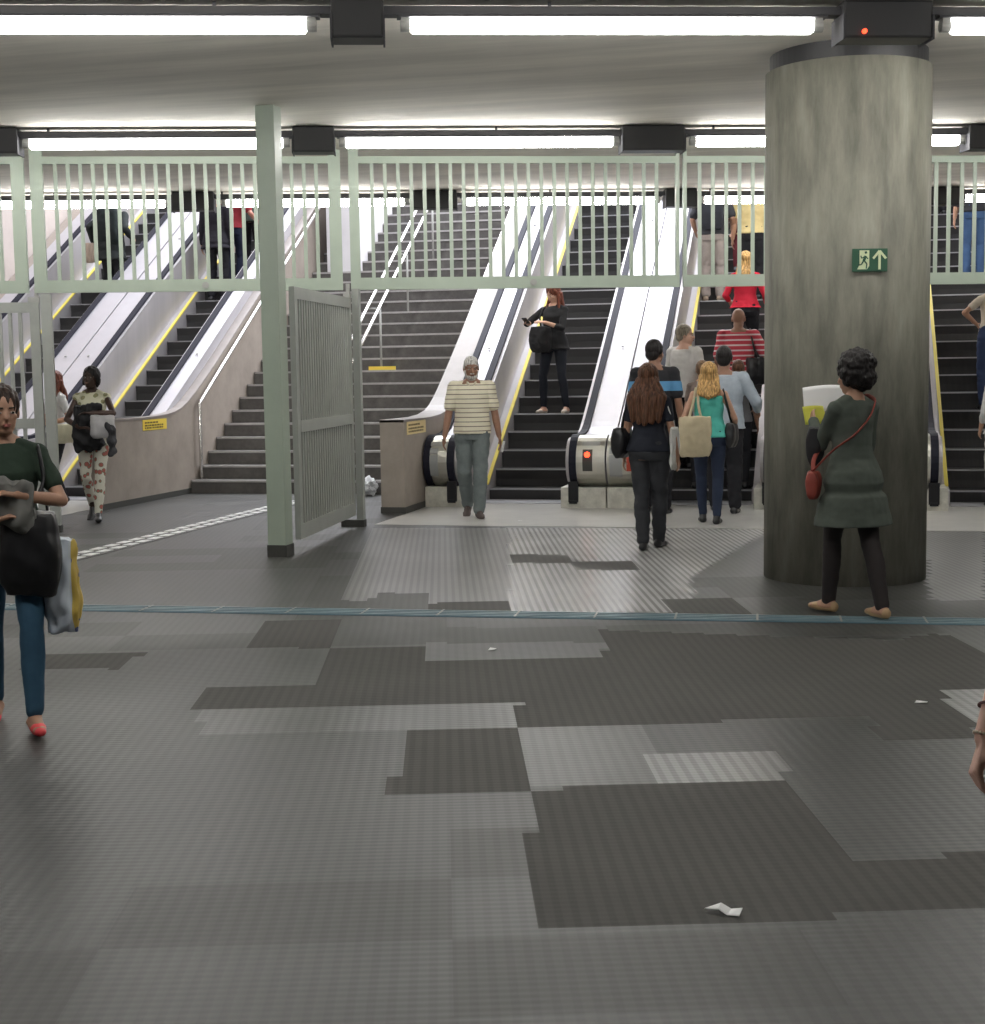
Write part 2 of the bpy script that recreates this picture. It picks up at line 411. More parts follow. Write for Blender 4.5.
U1[0] = (U1[0][1] - 2.5, U1[0][1]); U1.insert(0, (U1[0][0] - 2.95, U1[0][0] - .45))
def ur(lst, ys): return [(on_floor(a, ys, 3.61).dot(RU), on_floor(b, ys, 3.61).dot(RU)) for a, b in lst]
U2 = ur([(20, 288), (340, 618), (690, 960)], 142); U2.insert(0, (U2[0][0] - 2.95, U2[0][0] - .45)); U2.append((U2[-1][1] + .45, U2[-1][1] + 2.95))
U3 = ur([(-30, 168), (222, 408), (462, 655), (695, 895)], 203); U3.append((on_floor(952, 197, 3.61).dot(RU), on_floor(952, 197, 3.61).dot(RU) + 2.4)); U3.insert(0, (U3[0][0] - 2.9, U3[0][0] - .5))
names = {1: ('nearest ceiling row', U1), 2: ('middle ceiling row', U2), 3: ('farthest ceiling row', U3)}
pos1 = ['lit tube light cut by the frame at the far left', 'lit tube light at the left', 'lit tube light in the centre', 'lit tube light at the right edge']
for k, (v, U) in {1: (v1, U1), 2: (v2, U2), 3: (v3, U3)}.items():
    nm = names[k][0]
    order = {1: ['outside the left edge', 'first from the left', 'in the middle', 'cut by the right edge'],
             2: ['outside the left edge', 'first from the left', 'left of the pillar, above the central fence panel', 'passing behind the pillar', 'outside the right edge'],
             3: ['outside the left edge', 'cut by the left edge', 'just right of the green post', 'over the stairs and near escalator', 'ending behind the pillar', 'right of the pillar']}[k]
    for (a0, a1), w in zip(U, order):
        light((a0, a1), v, 'lit tube in the %s, %s' % (nm, w), 'lit tubes of the %s' % nm)
    # tray
    tr = MB().box(-11.5, 11.5, -.055, .055, 3.668, 3.715, T=None)
    o = tr.build('cable_tray', M['tray']); o.location = RT(0, v, 0); o.rotation_euler = (0, 0, PHI)
    for x in ({1: (-9, -7, -5, -3, -1, 1, 3, 5), 2: (-7, -5, -3, -1, 1, 3, 5, 7), 3: (-6, -4, -2, 0, 2, 4, 6)}[k]): MB().box(x - .01, x + .01, -.01, .01, 3.715, CEIL).build('hanger', M['tray'], o)
    # keep the tray inside the room
    lims = {1: (-13.5, 9.5), 2: (-12.6, 11.0), 3: (-6.3 - 5.6, 8.5)}[k]
    umin = (XL + .02 + math.sin(PHI) * v) / math.cos(PHI); umax = {1: (8.9 + math.sin(PHI) * v) / math.cos(PHI), 2: (8.9 + math.sin(PHI) * v) / math.cos(PHI), 3: (XR + 5.0 + math.sin(PHI) * v) / math.cos(PHI)}[k]
    for vv in o.data.vertices: vv.co.x = umin if vv.co.x < 0 else umax
    tag(o, 'long dark cable tray on the ceiling above the tubes of the %s' % nm, 'cable tray')
for v in (v1 - 4.5,):
    for k in range(-3, 5):
        a0 = .2 + 2.95 * k - (2.0 if v < 0 else 0)
        p = RT(a0, v); q = RT(a0 + 2.5, v)
        if p.x < XL + .2 or q.x > 8.8 or p.y < -7.6 or q.y<-7.6: continue
        light((a0, a0 + 2.5), v, 'lit fluorescent tube on the ceiling behind the viewer', 'lit tubes behind the viewer')

def cbox(u0_, u1_, v, label, led=False, z0=3.52):
    o = empty('junction_box', label, 'junction box', RT((u0_ + u1_) / 2, v, 0), PHI, 'dark boxes between the ceiling tubes')
    w = (u1_ - u0_) / 2
    MB().box(-w, w, -.11, .11, z0, CEIL - .005, bev=.015).build('casing', M['box'], o)
    for s in (-1, 1): MB().box(s * w - .006, s * w + .006, -.12, .12, z0 - .01, 3.66).build('end_plate', M['tray'], o)
    if led:
        mb = MB(); mb.tube([(-w * .55, -.112, z0 + .035), (-w * .55, -.13, z0 + .035)], .014, n=12); mb.build('indicator_lamp', M['led_red'], o)
def um(px, py): return on_floor(px, py, 3.6).dot(RU)
cbox(um(332, 30), um(384, 30), v1, 'dark box between the two left tubes of the nearest row')
cbox(um(836, 30), um(924, 30), v1, 'wide dark box with red indicator lamp above the round pillar', led=True)
cbox(um(292, 142), um(334, 142), v2, 'dark box in the middle row right of the green post')
cbox(um(622, 142), um(684, 142), v2, 'dark box in the middle row left of the round pillar')
cbox(um(964, 142), um(1000, 142), v2, 'dark box in the middle row at the right edge')
cbox(um(-20, 142), um(14, 142), v2, 'dark box in the middle row at the left edge')
cbox(um(172, 204), um(214, 204), v3, 'dark box in the farthest row left of the green post')
cbox(um(413, 204), um(456, 204), v3, 'dark box in the farthest row above the stairs')
cbox(um(660, 204), um(690, 204), v3, 'dark box in the farthest row above the crowded escalator')
cbox(um(905, 204), um(945, 204), v3, 'dark box in the farthest row just right of the pillar')

# ------------------------------------------------------------------ fence panels, post and gates
FA = R(19.0); FO = Vector((-4.82, 13.97, 0)); FD = Vector((math.cos(FA), math.sin(FA), 0))
def fpx(px, py=284, h=2.43):
    """distance along the fence line for a pixel column"""
    d = fwd + rgt * ((px - CX) / F_PX) - upv * ((py - CY) / F_PX)
    # intersect with vertical plane through FO along FD
    n = Vector((-FD.y, FD.x, 0)); t = (FO - EYEV).dot(n) / d.dot(n); p = EYEV + d * t
    return (p - FO).dot(FD)
def panel(s0, s1, label, nb, z0=2.37, z1=3.685, stile=.12, sr=None):
    o = empty('barred_fence_panel', label, 'fence', FO + FD * s0, FA, 'barred fence panels hung under the ceiling')
    L = s1 - s0
    mb = MB(); mb.box(0, stile, -.03, .03, z0, CEIL); mb.box(L - (sr or stile), L, -.03, .03, z0, CEIL); mb.box(stile, L - (sr or stile), -.03, .03, z0, z0 + .12); mb.box(stile, L - (sr or stile), -.03, .03, z1 - .07, z1)
    mb.build('frame', M['green'], o)
    for i in range(nb):
        x = stile + (L - 2 * stile) * (i + 1) / (nb + 1)
        MB().box(x - .018, x + .018, -.012, .012, z0 + .12, z1 - .07).build('bar', M['green'], o)
    mb = MB(); mb.tube([(L * .55, -.03, z0 + .06), (L * .55, -.045, z0 + .06)], .035, n=8); mb.build('lock', M['cap'], o)
s36, s343, s350, s679, s683 = fpx(35), fpx(343), fpx(351), fpx(679), fpx(683)
panel(s36 - 3.2, s36 - .06, 'barred fence panel cut by the left edge of the view', 22)
panel(s36, s343, 'barred fence panel crossing behind the tall green post', 22)
panel(s350, s679, 'barred fence panel above the stairs and near escalator', 23, stile=.10, sr=.035)
panel(s683, s683 + 3.4, 'barred fence panel running behind the round pillar', 23, stile=.035)
panel(s683 + 3.44, s683 + 6.4, 'barred fence panel right of the round pillar', 20)

PB_ = on_floor(277, 557); PX, PY = PB_.x, PB_.y + .09
t = empty('gate_post', 'tall square pale green steel post from floor to ceiling', 'post', (PX, PY, 0))
MB().box(-.082, .082, -.082, .082, 0, CEIL, bev=.006).build('shaft', M['green'], t)
MB().box(-.088, .088, -.088, .088, 0, .10).build('foot_band', M['darkfoot'], t)

def gate_leaf(A, B, label, nb, z0=.12, z1=2.28, rail=1.09):
    A, B = Vector(A), Vector(B); d = B - A; L = d.length; rz = math.atan2(d.y, d.x)
    o = empty('gate_leaf', label, 'gate', (A.x, A.y, 0), rz)
    mb = MB(); f = .09
    mb.box(0, f, -.025, .025, z0, z1); mb.box(L - f, L, -.025, .025, z0, z1); mb.box(f, L - f, -.025, .025, z0, z0 + .13); mb.box(f, L - f, -.025, .025, z1 - .10, z1); mb.box(f, L - f, -.03, .03, rail - .05, rail + .05)
    mb.build('frame', M['gate'], o)
    for i in range(nb):
        x = f + (L - 2 * f) * (i + 1) / (nb + 1)
        MB().box(x - .017, x + .017, -.02, .02, z0 + .13, z1 - .10).build('slat', M['gate'], o)
    mb = MB(); mb.box(L - .1, L + .01, -.03, .03, z1, z1 + .05); mb.tube([(L - .02, 0, z1 + .04), (L - .02, 0, z1 + .14)], .02, n=8); mb.build('hinge', M['cap'], o)
    return o
GA = Vector((PX + .10, PY + .16, 0)); GB = on_floor(354, 527); 
gate_leaf(GA, (GB.x, GB.y, 0), 'grey slatted gate leaf standing open beside the green post', 22)
UP = on_floor(359, 527)
t = empty('gate_jamb', 'thin grey steel jamb at the far side of the open gate', 'post', (UP.x + .01, UP.y + .05, 0))
MB().box(-.035, .035, -.035, .035, 0, 2.37).build('shaft', M['gate'], t)
MB().box(-.20, .04, -.045, .045, 0, .07).build('foot', M['darkfoot'], t)
q = FO + FD * (s36 + .10)
t = empty('gate_jamb', 'grey steel jamb beside the gate leaf at the left edge', 'post', (q.x, q.y, 0), FA)
MB().box(-.05, .05, -.035, .035, 0, 2.36).build('shaft', M['gate'], t)
MB().box(-.06, .06, -.045, .045, 0, .07).build('foot', M['darkfoot'], t)
q2 = FO + FD * (s36 - 2.0); q3 = FO + FD * (s36 + .03)
gate_leaf((q2.x, q2.y, 0), (q3.x, q3.y, 0), 'grey slatted gate leaf shut at the left edge', 18)

# ------------------------------------------------------------------ floor markings and plates
PZ = .004
pl = MB().box(-4.62, 3.28, 13.98, 16.55, 0, PZ).build('landing_plate', mat('smooth_landing', (.50, .49, .47), .28, .1, var=.12, vscale=2.5))
tag(pl, 'smooth pale landing plate in front of the central escalators', 'floor plate')
pl = MB().box(-12.3, -8.5, 14.6, 16.5, 0, PZ).build('landing_plate', pl.data.materials[0])
tag(pl, 'smooth pale landing plate in front of the left escalators', 'floor plate')
# blue guide strip: four narrow ridges with joints
b0, b1 = on_floor(-60, 606), on_floor(1010, 622.5)
d = b1 - b0; L = d.length; rz = math.atan2(d.y, d.x)
t = empty('guide_strip', 'thin blue ridged guide strip crossing the hall floor', 'floor strip', (b0.x, b0.y, 0), rz)
M['blue'] = mat('blue_strip', (.08, .17, .22), .35, var=.3, vscale=2)
M['bluelight'] = mat('worn_blue_ridge', (.22, .30, .33), .3, var=.3, vscale=3)
MB().box(0, L, -.115, .115, 0, .004).build('base', M['blue'], t)
for i in range(4):
    y = -.085 + i * .057
    MB().box(0, L, y - .010, y + .010, .004, .009).build('ridge', M['bluelight'], t)
for k in range(1, int(L / .5) + 1): MB().box(k * .5 - .006, k * .5 + .006, -.115, .115, .009, .0105).build('joint', M['cap'], t)
t = empty('guide_strip', 'white dashed tactile strip leading along the floor to the stairs', 'floor strip', (-6.42, 9.9, 0), R(.0))
md = MB()
M['dash'] = mat('white_dash', (.8, .8, .8), .45)
MB().box(-.16, .16, 0, 6.6, 0, .004).build('base', FM[2], t)
for k in range(27):
    for s in (-.085, .055):
        y = .05 + k * .245 + (.1 if s > 0 else 0)
        md.box(s - .03, s + .06, y, y + .16, .004, .009)
md.build('dashes', M['dash'], t)
# ------------------------------------------------------------------ escalators
YE = 28.3                                          # top end of the visible run
def top_path(off=.80, flat=.82, front=True, r=.30, grow=0.):
    """balustrade top outline in (y,z) from the floor inlet round the newel and up the incline"""
    p = []
    yc, zc = 16.08, .52
    if front:
        for a in range(-62, -271, -13):            # from the bottom, round the front, to the top
            t_ = R(a); p.append((yc + (r + grow) * math.cos(t_), zc + (r + grow) * math.sin(t_)))
        p = [(y, z) for y, z in p]
    zt = flat + grow
    # flat, blend, incline
    for Y in [16.3, 16.5, 16.62, 16.74, 16.86, 17.0, 17.15, 17.3, 17.5, 17.8, 18.2]:
        zl = esc_z(Y) + off + grow * 1.17
        k = .10
        z = .5 * (zt + zl + math.sqrt((zt - zl) ** 2 + k * k)) - .02
        p.append((Y, z))
    for Y in [20, 24, YE]: p.append((Y, esc_z(Y) + off + grow * 1.17))
    return p
def body_prof(off, flat, r, grow=0., front=True):
    p = top_path(off, flat, front, r, grow)
    p += [(YE, esc_z(YE) - .9), (18.05, 0.0)] + ([(16.05, 0.0)] if front else [])
    return p
def step_obj(w):
    mb = MB()
    # riser is slightly scooped, tread flat
    mb.prism([(0, -.235), (0.012, -.12), (0, -.012), (.0, 0), (.40, 0), (.40, -.235)], 0, w)
    mb.mi = 1
    mb.prism([(-.004, -.014), (-.004, .003), (.020, .003), (.020, -.0001), (0, -.014)], .005, w - .005)
    o = mb.build('step', [M['stepdark'], M['nosing']]); return o
def escalator(x0, x1, label, uL, uR, nsteps=31, detail=True, group='escalators', yellow=True, outer=False):
    """steps between x0,x1; uL/uR widths of the half units on the two sides"""
    e = empty('escalator', label, 'escalator', (0, 0, 0)); e['group'] = group
    s = step_obj(x1 - x0); s.parent = e
    for k in range(nsteps):
        z = .137 + .2119 * k; Y = 16.81 + .344 * k
        c = s if k == 0 else s.copy()
        if k: COL.objects.link(c)
        c.parent = e; c.location = (x0, Y, z if k else z)
    # comb plate at the foot
    MB().box(x0, x1, 16.35, 16.80, 0, .012).build('comb_plate', M['nosing'], e)
    for side, w in ((-1, uL), (1, uR)):
        xi = x0 if side < 0 else x1                # skirt edge
        a = lambda q: xi + side * q
        def px(prof, q0, q1, name, m, parent=e, smooth=False):
            A, B = sorted((a(q0), a(q1))); return MB().prism(prof, A, B).build(name, m, parent, smooth)
        # skirt with safety line
        sk = [(Y, max(.16 if Y < 17.0 else 0, z)) for Y, z in [(16.5, .10), (16.8, .19), (17.05, .36)]] + [(YE, esc_z(YE) + .075)]
        px(sk + [(YE, esc_z(YE) - .5), (17.7, 0), (16.5, 0)], .0, .125, 'skirt', M['steel'])
        if yellow and side < 0:
            q = [(16.78, .185), (17.05, .362), (YE, esc_z(YE) + .078), (YE, esc_z(YE) + .098), (17.05, .385), (16.78, .205)]
            px(q, .0, .04, 'safety_line', M['yellow'])
        # inner panel flush under the handrail
        px(body_prof(.76, .78, .26), .125, .165, 'inner_panel', M['steel'])
        # handrail wrapping the newel
        path = top_path(.80, .82, True, .30)
        o_ = []
        prof = path + list(reversed(top_path(.73, .75, True, .225)))
        b = px(prof, .165, .245, 'handrail', M['rubber_blue'])
        if outer and side < 0: px(prof, w - .085, w - .01, 'handrail', M['rubber_blue'])
        px(body_prof(.73, .74, .22), .18, .23, 'handrail_track', M['newel'])
        # deck
        wd = w - (.09 if outer and side < 0 else .006)
        px(body_prof(.77, .80, .285), .245, wd, 'deck', M['steel_deck'])
        # newel cap (front half with steel wrap) and plinth
        pr = [(y, z) for y, z in top_path(.77, .80, True, .292) if y <= 16.31 and z > .2]
        pr2 = [(y, z) for y, z in top_path(.77, .80, True, .279) if y <= 16.31 and z > .2]
        px(pr + list(reversed(pr2)), .25, wd - .004, 'newel_cover', M['newel'])
        A, B = sorted((a(.06), a(w - .004))); MB().box(A, B, 15.86, 16.5, 0, .235, bev=.006).build('plinth', M['plinth'], e)
        A, B = sorted((a(.15), a(.26))); mb = MB(); mb.box(A, B, 15.835, 15.86, .07, .30); mb.box(A + .01, B - .01, 15.825, 15.835, .055, .09); mb.build('handrail_inlet', M['rubber'], e)
        for Y in (18.3, 21.3):
            mb = MB(); zz = esc_z(Y) + .77; xx = a((wd + .245) / 2); mb.tube([(xx, Y, zz), (xx, Y - .005, zz + .012)], .018, n=8); mb.build('deck_bolt', M['cap'], e)
    return e
HU = .54
E1 = escalator(-11.88, -10.90, 'leftmost escalator beside the stairwell wall, with bending figure high up', .50, .58)
E2 = escalator(-9.74, -8.86, 'second escalator from the left, beside the stairs parapet', .57, .44)
E3 = escalator(-4.10, -3.11, 'escalator just right of the stairs carrying a woman with a phone', .53, .575, outer=True)
E4 = escalator(-1.955, -.985, 'crowded escalator just left of the round pillar', .575, .54)
E5 = escalator(1.15, 2.13, 'escalator on the right side of the round pillar', .54, .54)

# newel fittings: control plates, grey panels and the lit red indicator
def newel_plate(e, xa, xb, z0, z1, m, name, grow=.004, split=None):
    """thin plate following the curved newel front"""
    yc, zc, r = 16.08, .52, .292
    pts = []; n = 7
    for i in range(n + 1):
        z = z0 + (z1 - z0) * i / n
        y = yc - math.sqrt(max(0, r * r - (z - zc) ** 2)); pts.append((y - grow, z))
    prof = pts + [(y + .02, z) for y, z in reversed(pts)]
    return MB().prism(prof, xa, xb).build(name, m, e)
M['greyplate'] = mat('grey_control_plate', (.34, .35, .35), .5, .2)
M['redplate'] = mat('red_plate', (.45, .06, .03), .5)
P = newel_plate
for xa, e in ((-4.60, E3), (-2.50, E4)):
    P(e, xa + .01, xa + .15, .36, .60, M['greyplate'], 'service_panel'); P(e, xa + .01, xa + .15, .61, .68, M['greyplate'], 'service_panel')
P(E3, -2.79, -2.68, .42, .66, M['darkfoot'], 'indicator_plate')
mb = MB(); mb.tube([(-2.735, 15.79, .605), (-2.735, 15.765, .605)], .030, n=16); mb.build('red_indicator_lamp', M['led_red'], E3)
P(E4, -2.30, -2.19, .42, .66, M['redplate'], 'stop_button_plate')
P(E3, -2.80, -2.60, .70, .745, M['cap'], 'key_switch_plate', .004); P(E3, -4.55, -4.40, .70, .745, M['cap'], 'key_switch_plate', .004)

# ------------------------------------------------------------------ parapets beside the stairs
def parapet(name, x0, x1, label, y0, lowz, off, sign_label, sgm, sgy):
    t = empty(name, label, 'parapet', ((x0 + x1) / 2, y0, 0))
    prof = [(0, 0), (0, lowz)]
    for Y in [16.2, 16.6, 16.9, 17.1, 17.3, 17.5, 17.8, 18.1, 18.5]:
        zl = esc_z(Y) + off; z = .5 * (lowz + zl + math.sqrt((lowz - zl) ** 2 + .05)) - .03
        prof.append((Y - y0, max(lowz - .01, z)))
    prof += [(YE - y0, esc_z(YE) + off), (YE - y0, esc_z(YE) - .9), (18.3 - y0, 0)]
    w = (x1 - x0) / 2
    MB().prism(prof, -w, w).build('wall_body', M['concrete_parapet'], t)
    # polished top edge
    tp = prof[1:-2]; low = [(y, z - .022) for y, z in tp]
    MB().prism([(y, z + .006) for y, z in tp] + list(reversed(low)), -w - .006, w + .006).build('coping', M['coping'], t)
    MB().prism([(-.006, 0), (-.006, .07), (17.6 - y0, .07), (17.6 - y0, 0)], -w - .008, w + .008).build('kickboard', M['darkfoot'], t)
    s = tag(MB().box(w, w + .006, sgy[0], sgy[1], sgy[2], sgy[3]).build('warning_sign', sgm), sign_label, 'sign')
    s.location = t.location
    rr = random.Random(5); mb = MB()
    for i, zz in enumerate((.72, .45, .22)):
        y = sgy[0] + .05; zc = sgy[2] + (sgy[3] - sgy[2]) * zz
        while y < sgy[1] - (.1 if i else .25):
            l = rr.uniform(.02, .07); mb.box(w + .006, w + .0075, y, min(y + l, sgy[1] - .04), zc - .010, zc + .010); y += l + .015
    mb.build('lettering', M['ink'], s)
    return t
parapet('stair_parapet', -8.42, -8.30, 'long polished concrete parapet between the left escalators and the stairs', 15.1, 1.04, .60,
        'yellow notice with small lettering on the left stair parapet', M['signyellow'], (1.12, 1.76, .875, 1.005))
pr = parapet('stair_parapet', -4.91, -4.64, 'concrete parapet ending in a stub wall right of the stairs', 15.12, 1.02, .76,
        'pale yellow notice with small lettering on the stub parapet left of the striped-shirt man', M['signcream'], (.12, .85, .855, 1.0))
# slab and infill between the pillar-hidden units
t = empty('infill_parapet', 'sloping concrete infill behind the round pillar between two escalators', 'parapet', (.08, 16.4, 0))
MB().prism([(0, 0), (0, .78)] + [(Y - 16.4, esc_z(Y) + .6) for Y in (17.0, YE)] + [(YE - 16.4, esc_z(YE) - .9), (1.9, 0)], -.52, .52).build('wall_body', M['concrete_parapet'], t)
t = empty('infill_parapet', 'concrete infill along the stairwell wall at the right edge', 'parapet', (2.985, 16.4, 0))
MB().prism([(0, 0), (0, .78)] + [(Y - 16.4, esc_z(Y) + .6) for Y in (17.0, YE)] + [(YE - 16.4, esc_z(YE) - .9), (1.9, 0)], -.31, .31).build('wall_body', M['concrete_parapet'], t)
t = empty('infill_parapet', 'concrete infill between the leftmost escalator and the wall', 'parapet', (-12.565, 16.4, 0))
MB().prism([(0, 0), (0, .78)] + [(Y - 16.4, esc_z(Y) + .6) for Y in (17.0, YE)] + [(YE - 16.4, esc_z(YE) - .9), (1.9, 0)], -.17, .17).build('wall_body', M['concrete_parapet'], t)

# ------------------------------------------------------------------ staircase
SX0, SX1 = -8.29, -4.92
st = empty('staircase', 'wide dark stone staircase with pale nosings, between two parapets', 'stairs', (0, 17.5, 0))
TR, RI = .277, .175
def sstep(depth):
    mb = MB(); mb.prism([(0, -.26), (0, -.02), (0, 0), (depth + .03, 0), (depth + .03, -.26)], SX0, SX1)
    mb.mi = 1; mb.prism([(-.008, -.024), (-.008, .003), (.030, .003), (.030, -.0001), (0, -.0001), (0, -.024)], SX0 + .01, SX1 - .01)
    return mb.build('step', [M['stairriser'], M['stairnose']])
s0 = sstep(TR); s0.parent = st
y, z, k = 0, .17, 0
land = False
s_obj = s0
while z < 7.0:
    if k == -1:
        l = sstep(1.05); l.parent = st; l.location = (0, y, z); l.name = 'landing'; y += 1.05
    else:
        c = s_obj if k == 0 else s_obj.copy()
        if k: COL.objects.link(c)
        c.parent = st; c.location = (0, y, z); y += TR
    z += RI; k += 1
def sz(Y):                                          # tread line height with landing
    if 1: return .17 + (Y - 17.5) * RI / TR
    Yl = 17.5 + 17 * TR
    if Y < Yl + 1.05: return .17 + 17 * RI
    return .17 + 17 * RI + (Y - Yl - 1.05 + TR) * RI / TR
def rail(x, y0, y1, h, label, vertical=False, posts=(), group=None, xs=None):
    t = empty('stair_handrail', label, 'handrail', (x, y0, 0), 0, group)
    Yl = 17.5 + 17 * TR
    pts = [(0, 0, sz(y0) + h)]
    if vertical: pts = [(0, .0, .0), (0, .0, h * .6), (0, .0, sz(y0) + h - .03), (0, .03, sz(y0) + h)]
    for Y in (20, 23, y1): pts.append((0, Y - y0, sz(Y) + h))
    mb = MB(); mb.tube(pts, .023, n=10, up=(1, 0, 0)); mb.build('rail', M['steel_plain'], t, smooth=True)
    return t
t = rail(-8.24, 17.72, 26.5, .88, 'stainless handrail along the left stair parapet', True)
for Y in (18.6, 20.2, 21.8):
    MB().box(-.06, 0, Y - 17.72 - .012, Y - 17.72 + .012, sz(Y) + .83, sz(Y) + .87).build('bracket', M['steel_plain'], t)
t = rail(-4.99, 17.55, 26.5, .90, 'stainless handrail along the right stair parapet')
for Y in (18.2, 19.8, 21.4):
    MB().box(0, .06, Y - 17.55 - .012, Y - 17.55 + .012, sz(Y) + .85, sz(Y) + .89).build('bracket', M['steel_plain'], t)
def ceil_step(Y):                                   # tread level at Y
    k = int((Y - 17.5) / TR); return .17 + k * RI
t = empty('stair_handrail', 'double stainless handrail down the middle of the stairs', 'handrail', (-6.46, 17.6, 0))
Yl = 17.5 + 17 * TR
for s, nm in ((-.09, 0), (.09, 1)):
    pts = [(s, Y - 17.6, sz(Y) + .88) for Y in (17.6, 20, 23, 26.5)]
    mb = MB(); mb.tube(pts, .024, n=10, up=(1, 0, 0)); mb.build('rail', M['steel_plain'], t, smooth=True)
for i, Y in enumerate((18.4, 19.78, 21.15, 22.6, 24.4)):
    zt = ceil_step(Y); zr = sz(Y) + .86
    mb = MB(); mb.tube([(.08, Y - 17.6, zt - .03), (.08, Y - 17.6, zr)], .016, n=10); mb.tube([(-.09, Y - 17.6, zr - .03), (.09, Y - 17.6, zr - .03)], .012, n=8)
    mb.build('post', M['cap'], t, smooth=True)
    if Y < 20 and Y > 19: MB().box(-.10, .30, Y - 17.6 - .03, Y - 17.6 - .02, zt + .0, zt + .055).build('yellow_tag', M['signyellow'], t)

# ------------------------------------------------------------------ litter
def crumple(name, label, cat, loc, size, seed, m, flat=1.):
    bm = bmesh.new(); bmesh.ops.create_icosphere(bm, subdivisions=4, radius=1)
    for v in bm.verts:
        n = noise.noise(v.co * 1.6 + Vector((seed, 0, 0))) * .5 + noise.noise(v.co * 4 + Vector((0, seed, 0))) * .35
        v.co *= 1 + n; v.co = Vector((v.co.x * size[0], v.co.y * size[1], v.co.z * size[2]))
    zmin = min(v.co.z for v in bm.verts)
    for v in bm.verts: v.co.z -= zmin
    me = bpy.data.meshes.new(name); bm.to_mesh(me); bm.free()
    o = link(name, me, m); o.location = loc; return tag(o, label, cat)
M['plastic'] = mat('white_plastic_film', (.80, .82, .86), .3)
q = on_floor(373, 494.5); crumple('crumpled_bag', 'crumpled white bag lying at the foot of the stairs by the stub wall', 'bag', (q.x - .02, q.y - .16, 0), (.12, .10, .10), 3.3, M['plastic'])
def scrap(label, px, py, pts, h=.01):
    c = on_floor(px, py); mb = MB(); bm = mb.bm
    lo = [bm.verts.new((x, y, .001 + zz)) for x, y, zz in pts]; hi = [bm.verts.new((x, y, .004 + zz)) for x, y, zz in pts]
    mb._f(list(reversed(lo))); mb._f(hi)
    for i in range(len(pts)): mb._f([lo[i], lo[(i + 1) % len(pts)], hi[(i + 1) % len(pts)], hi[i]])
    bmesh.ops.triangulate(bm, faces=[f for f in bm.faces if len(f.verts) > 4])
    o = mb.build('paper_scrap', M['white']); o.location = (c.x, c.y, 0); return tag(o, label, 'litter')
scrap('crumpled white paper scrap on the dark mat in the foreground', 724, 913, [(-.055, .008, .004), (-.01, .022, .018), (.02, .012, .006), (.052, .004, .014), (.045, -.03, .004), (.01, -.02, .0), (-.015, -.012, .012)])
scrap('tiny white paper scrap on the pale mat near the centre', 492, 650, [(-.018, -.02, 0), (.016, -.022, .005), (.02, .02, .002), (-.015, .022, .006)])
scrap('small white paper scrap on the dark mat at the right', 921, 703, [(-.028, -.008, 0), (.024, -.012, .005), (.03, .010, .002), (-.02, .012, .006)])
scrap('dark-edged paper scrap on the landing plate before the striped-shirt man', 520, 521, [(-.02, -.02, 0), (.02, -.02, .003), (.02, .02, .002), (-.02, .02, .003)])

# ------------------------------------------------------------------ light from the upper hall
def area(name, loc, rot, sx, sy, power, col):
    l = bpy.data.lights.new(name, 'AREA'); l.shape = 'RECTANGLE'; l.size = sx; l.size_y = sy; l.energy = power; l.color = col
    o = bpy.data.objects.new(name, l); COL.objects.link(o); o.location = loc; o.rotation_euler = rot; return o
area('stairwell_skylight', (-4.7, 24.6, 9.6), (0, 0, 0), 14.5, 11.5, SKY_P, (.93, .95, 1.0))
w = bpy.data.worlds.new('world'); SC.world = w; w.use_nodes = True
w.node_tree.nodes['Background'].inputs['Color'].default_value = (.75, .82, 1, 1); w.node_tree.nodes['Background'].inputs['Strength'].default_value = .35
SC.view_settings.view_transform = 'Standard'; SC.view_settings.look = 'None'; SC.view_settings.gamma = 1; SC.view_settings.exposure = EXPO
SC.view_settings.use_curve_mapping = False
M['bright_plaster'] = mat('pale_wall_paint', (.70, .68, .70), .7, var=.05, vscale=2)
struct(MB().prism([(22.35, 2.95), (22.35, 5.2), (29.4, 7.9), (29.4, 7.0)], -8.08, -7.53).build('wall_stairs', M['bright_plaster']))
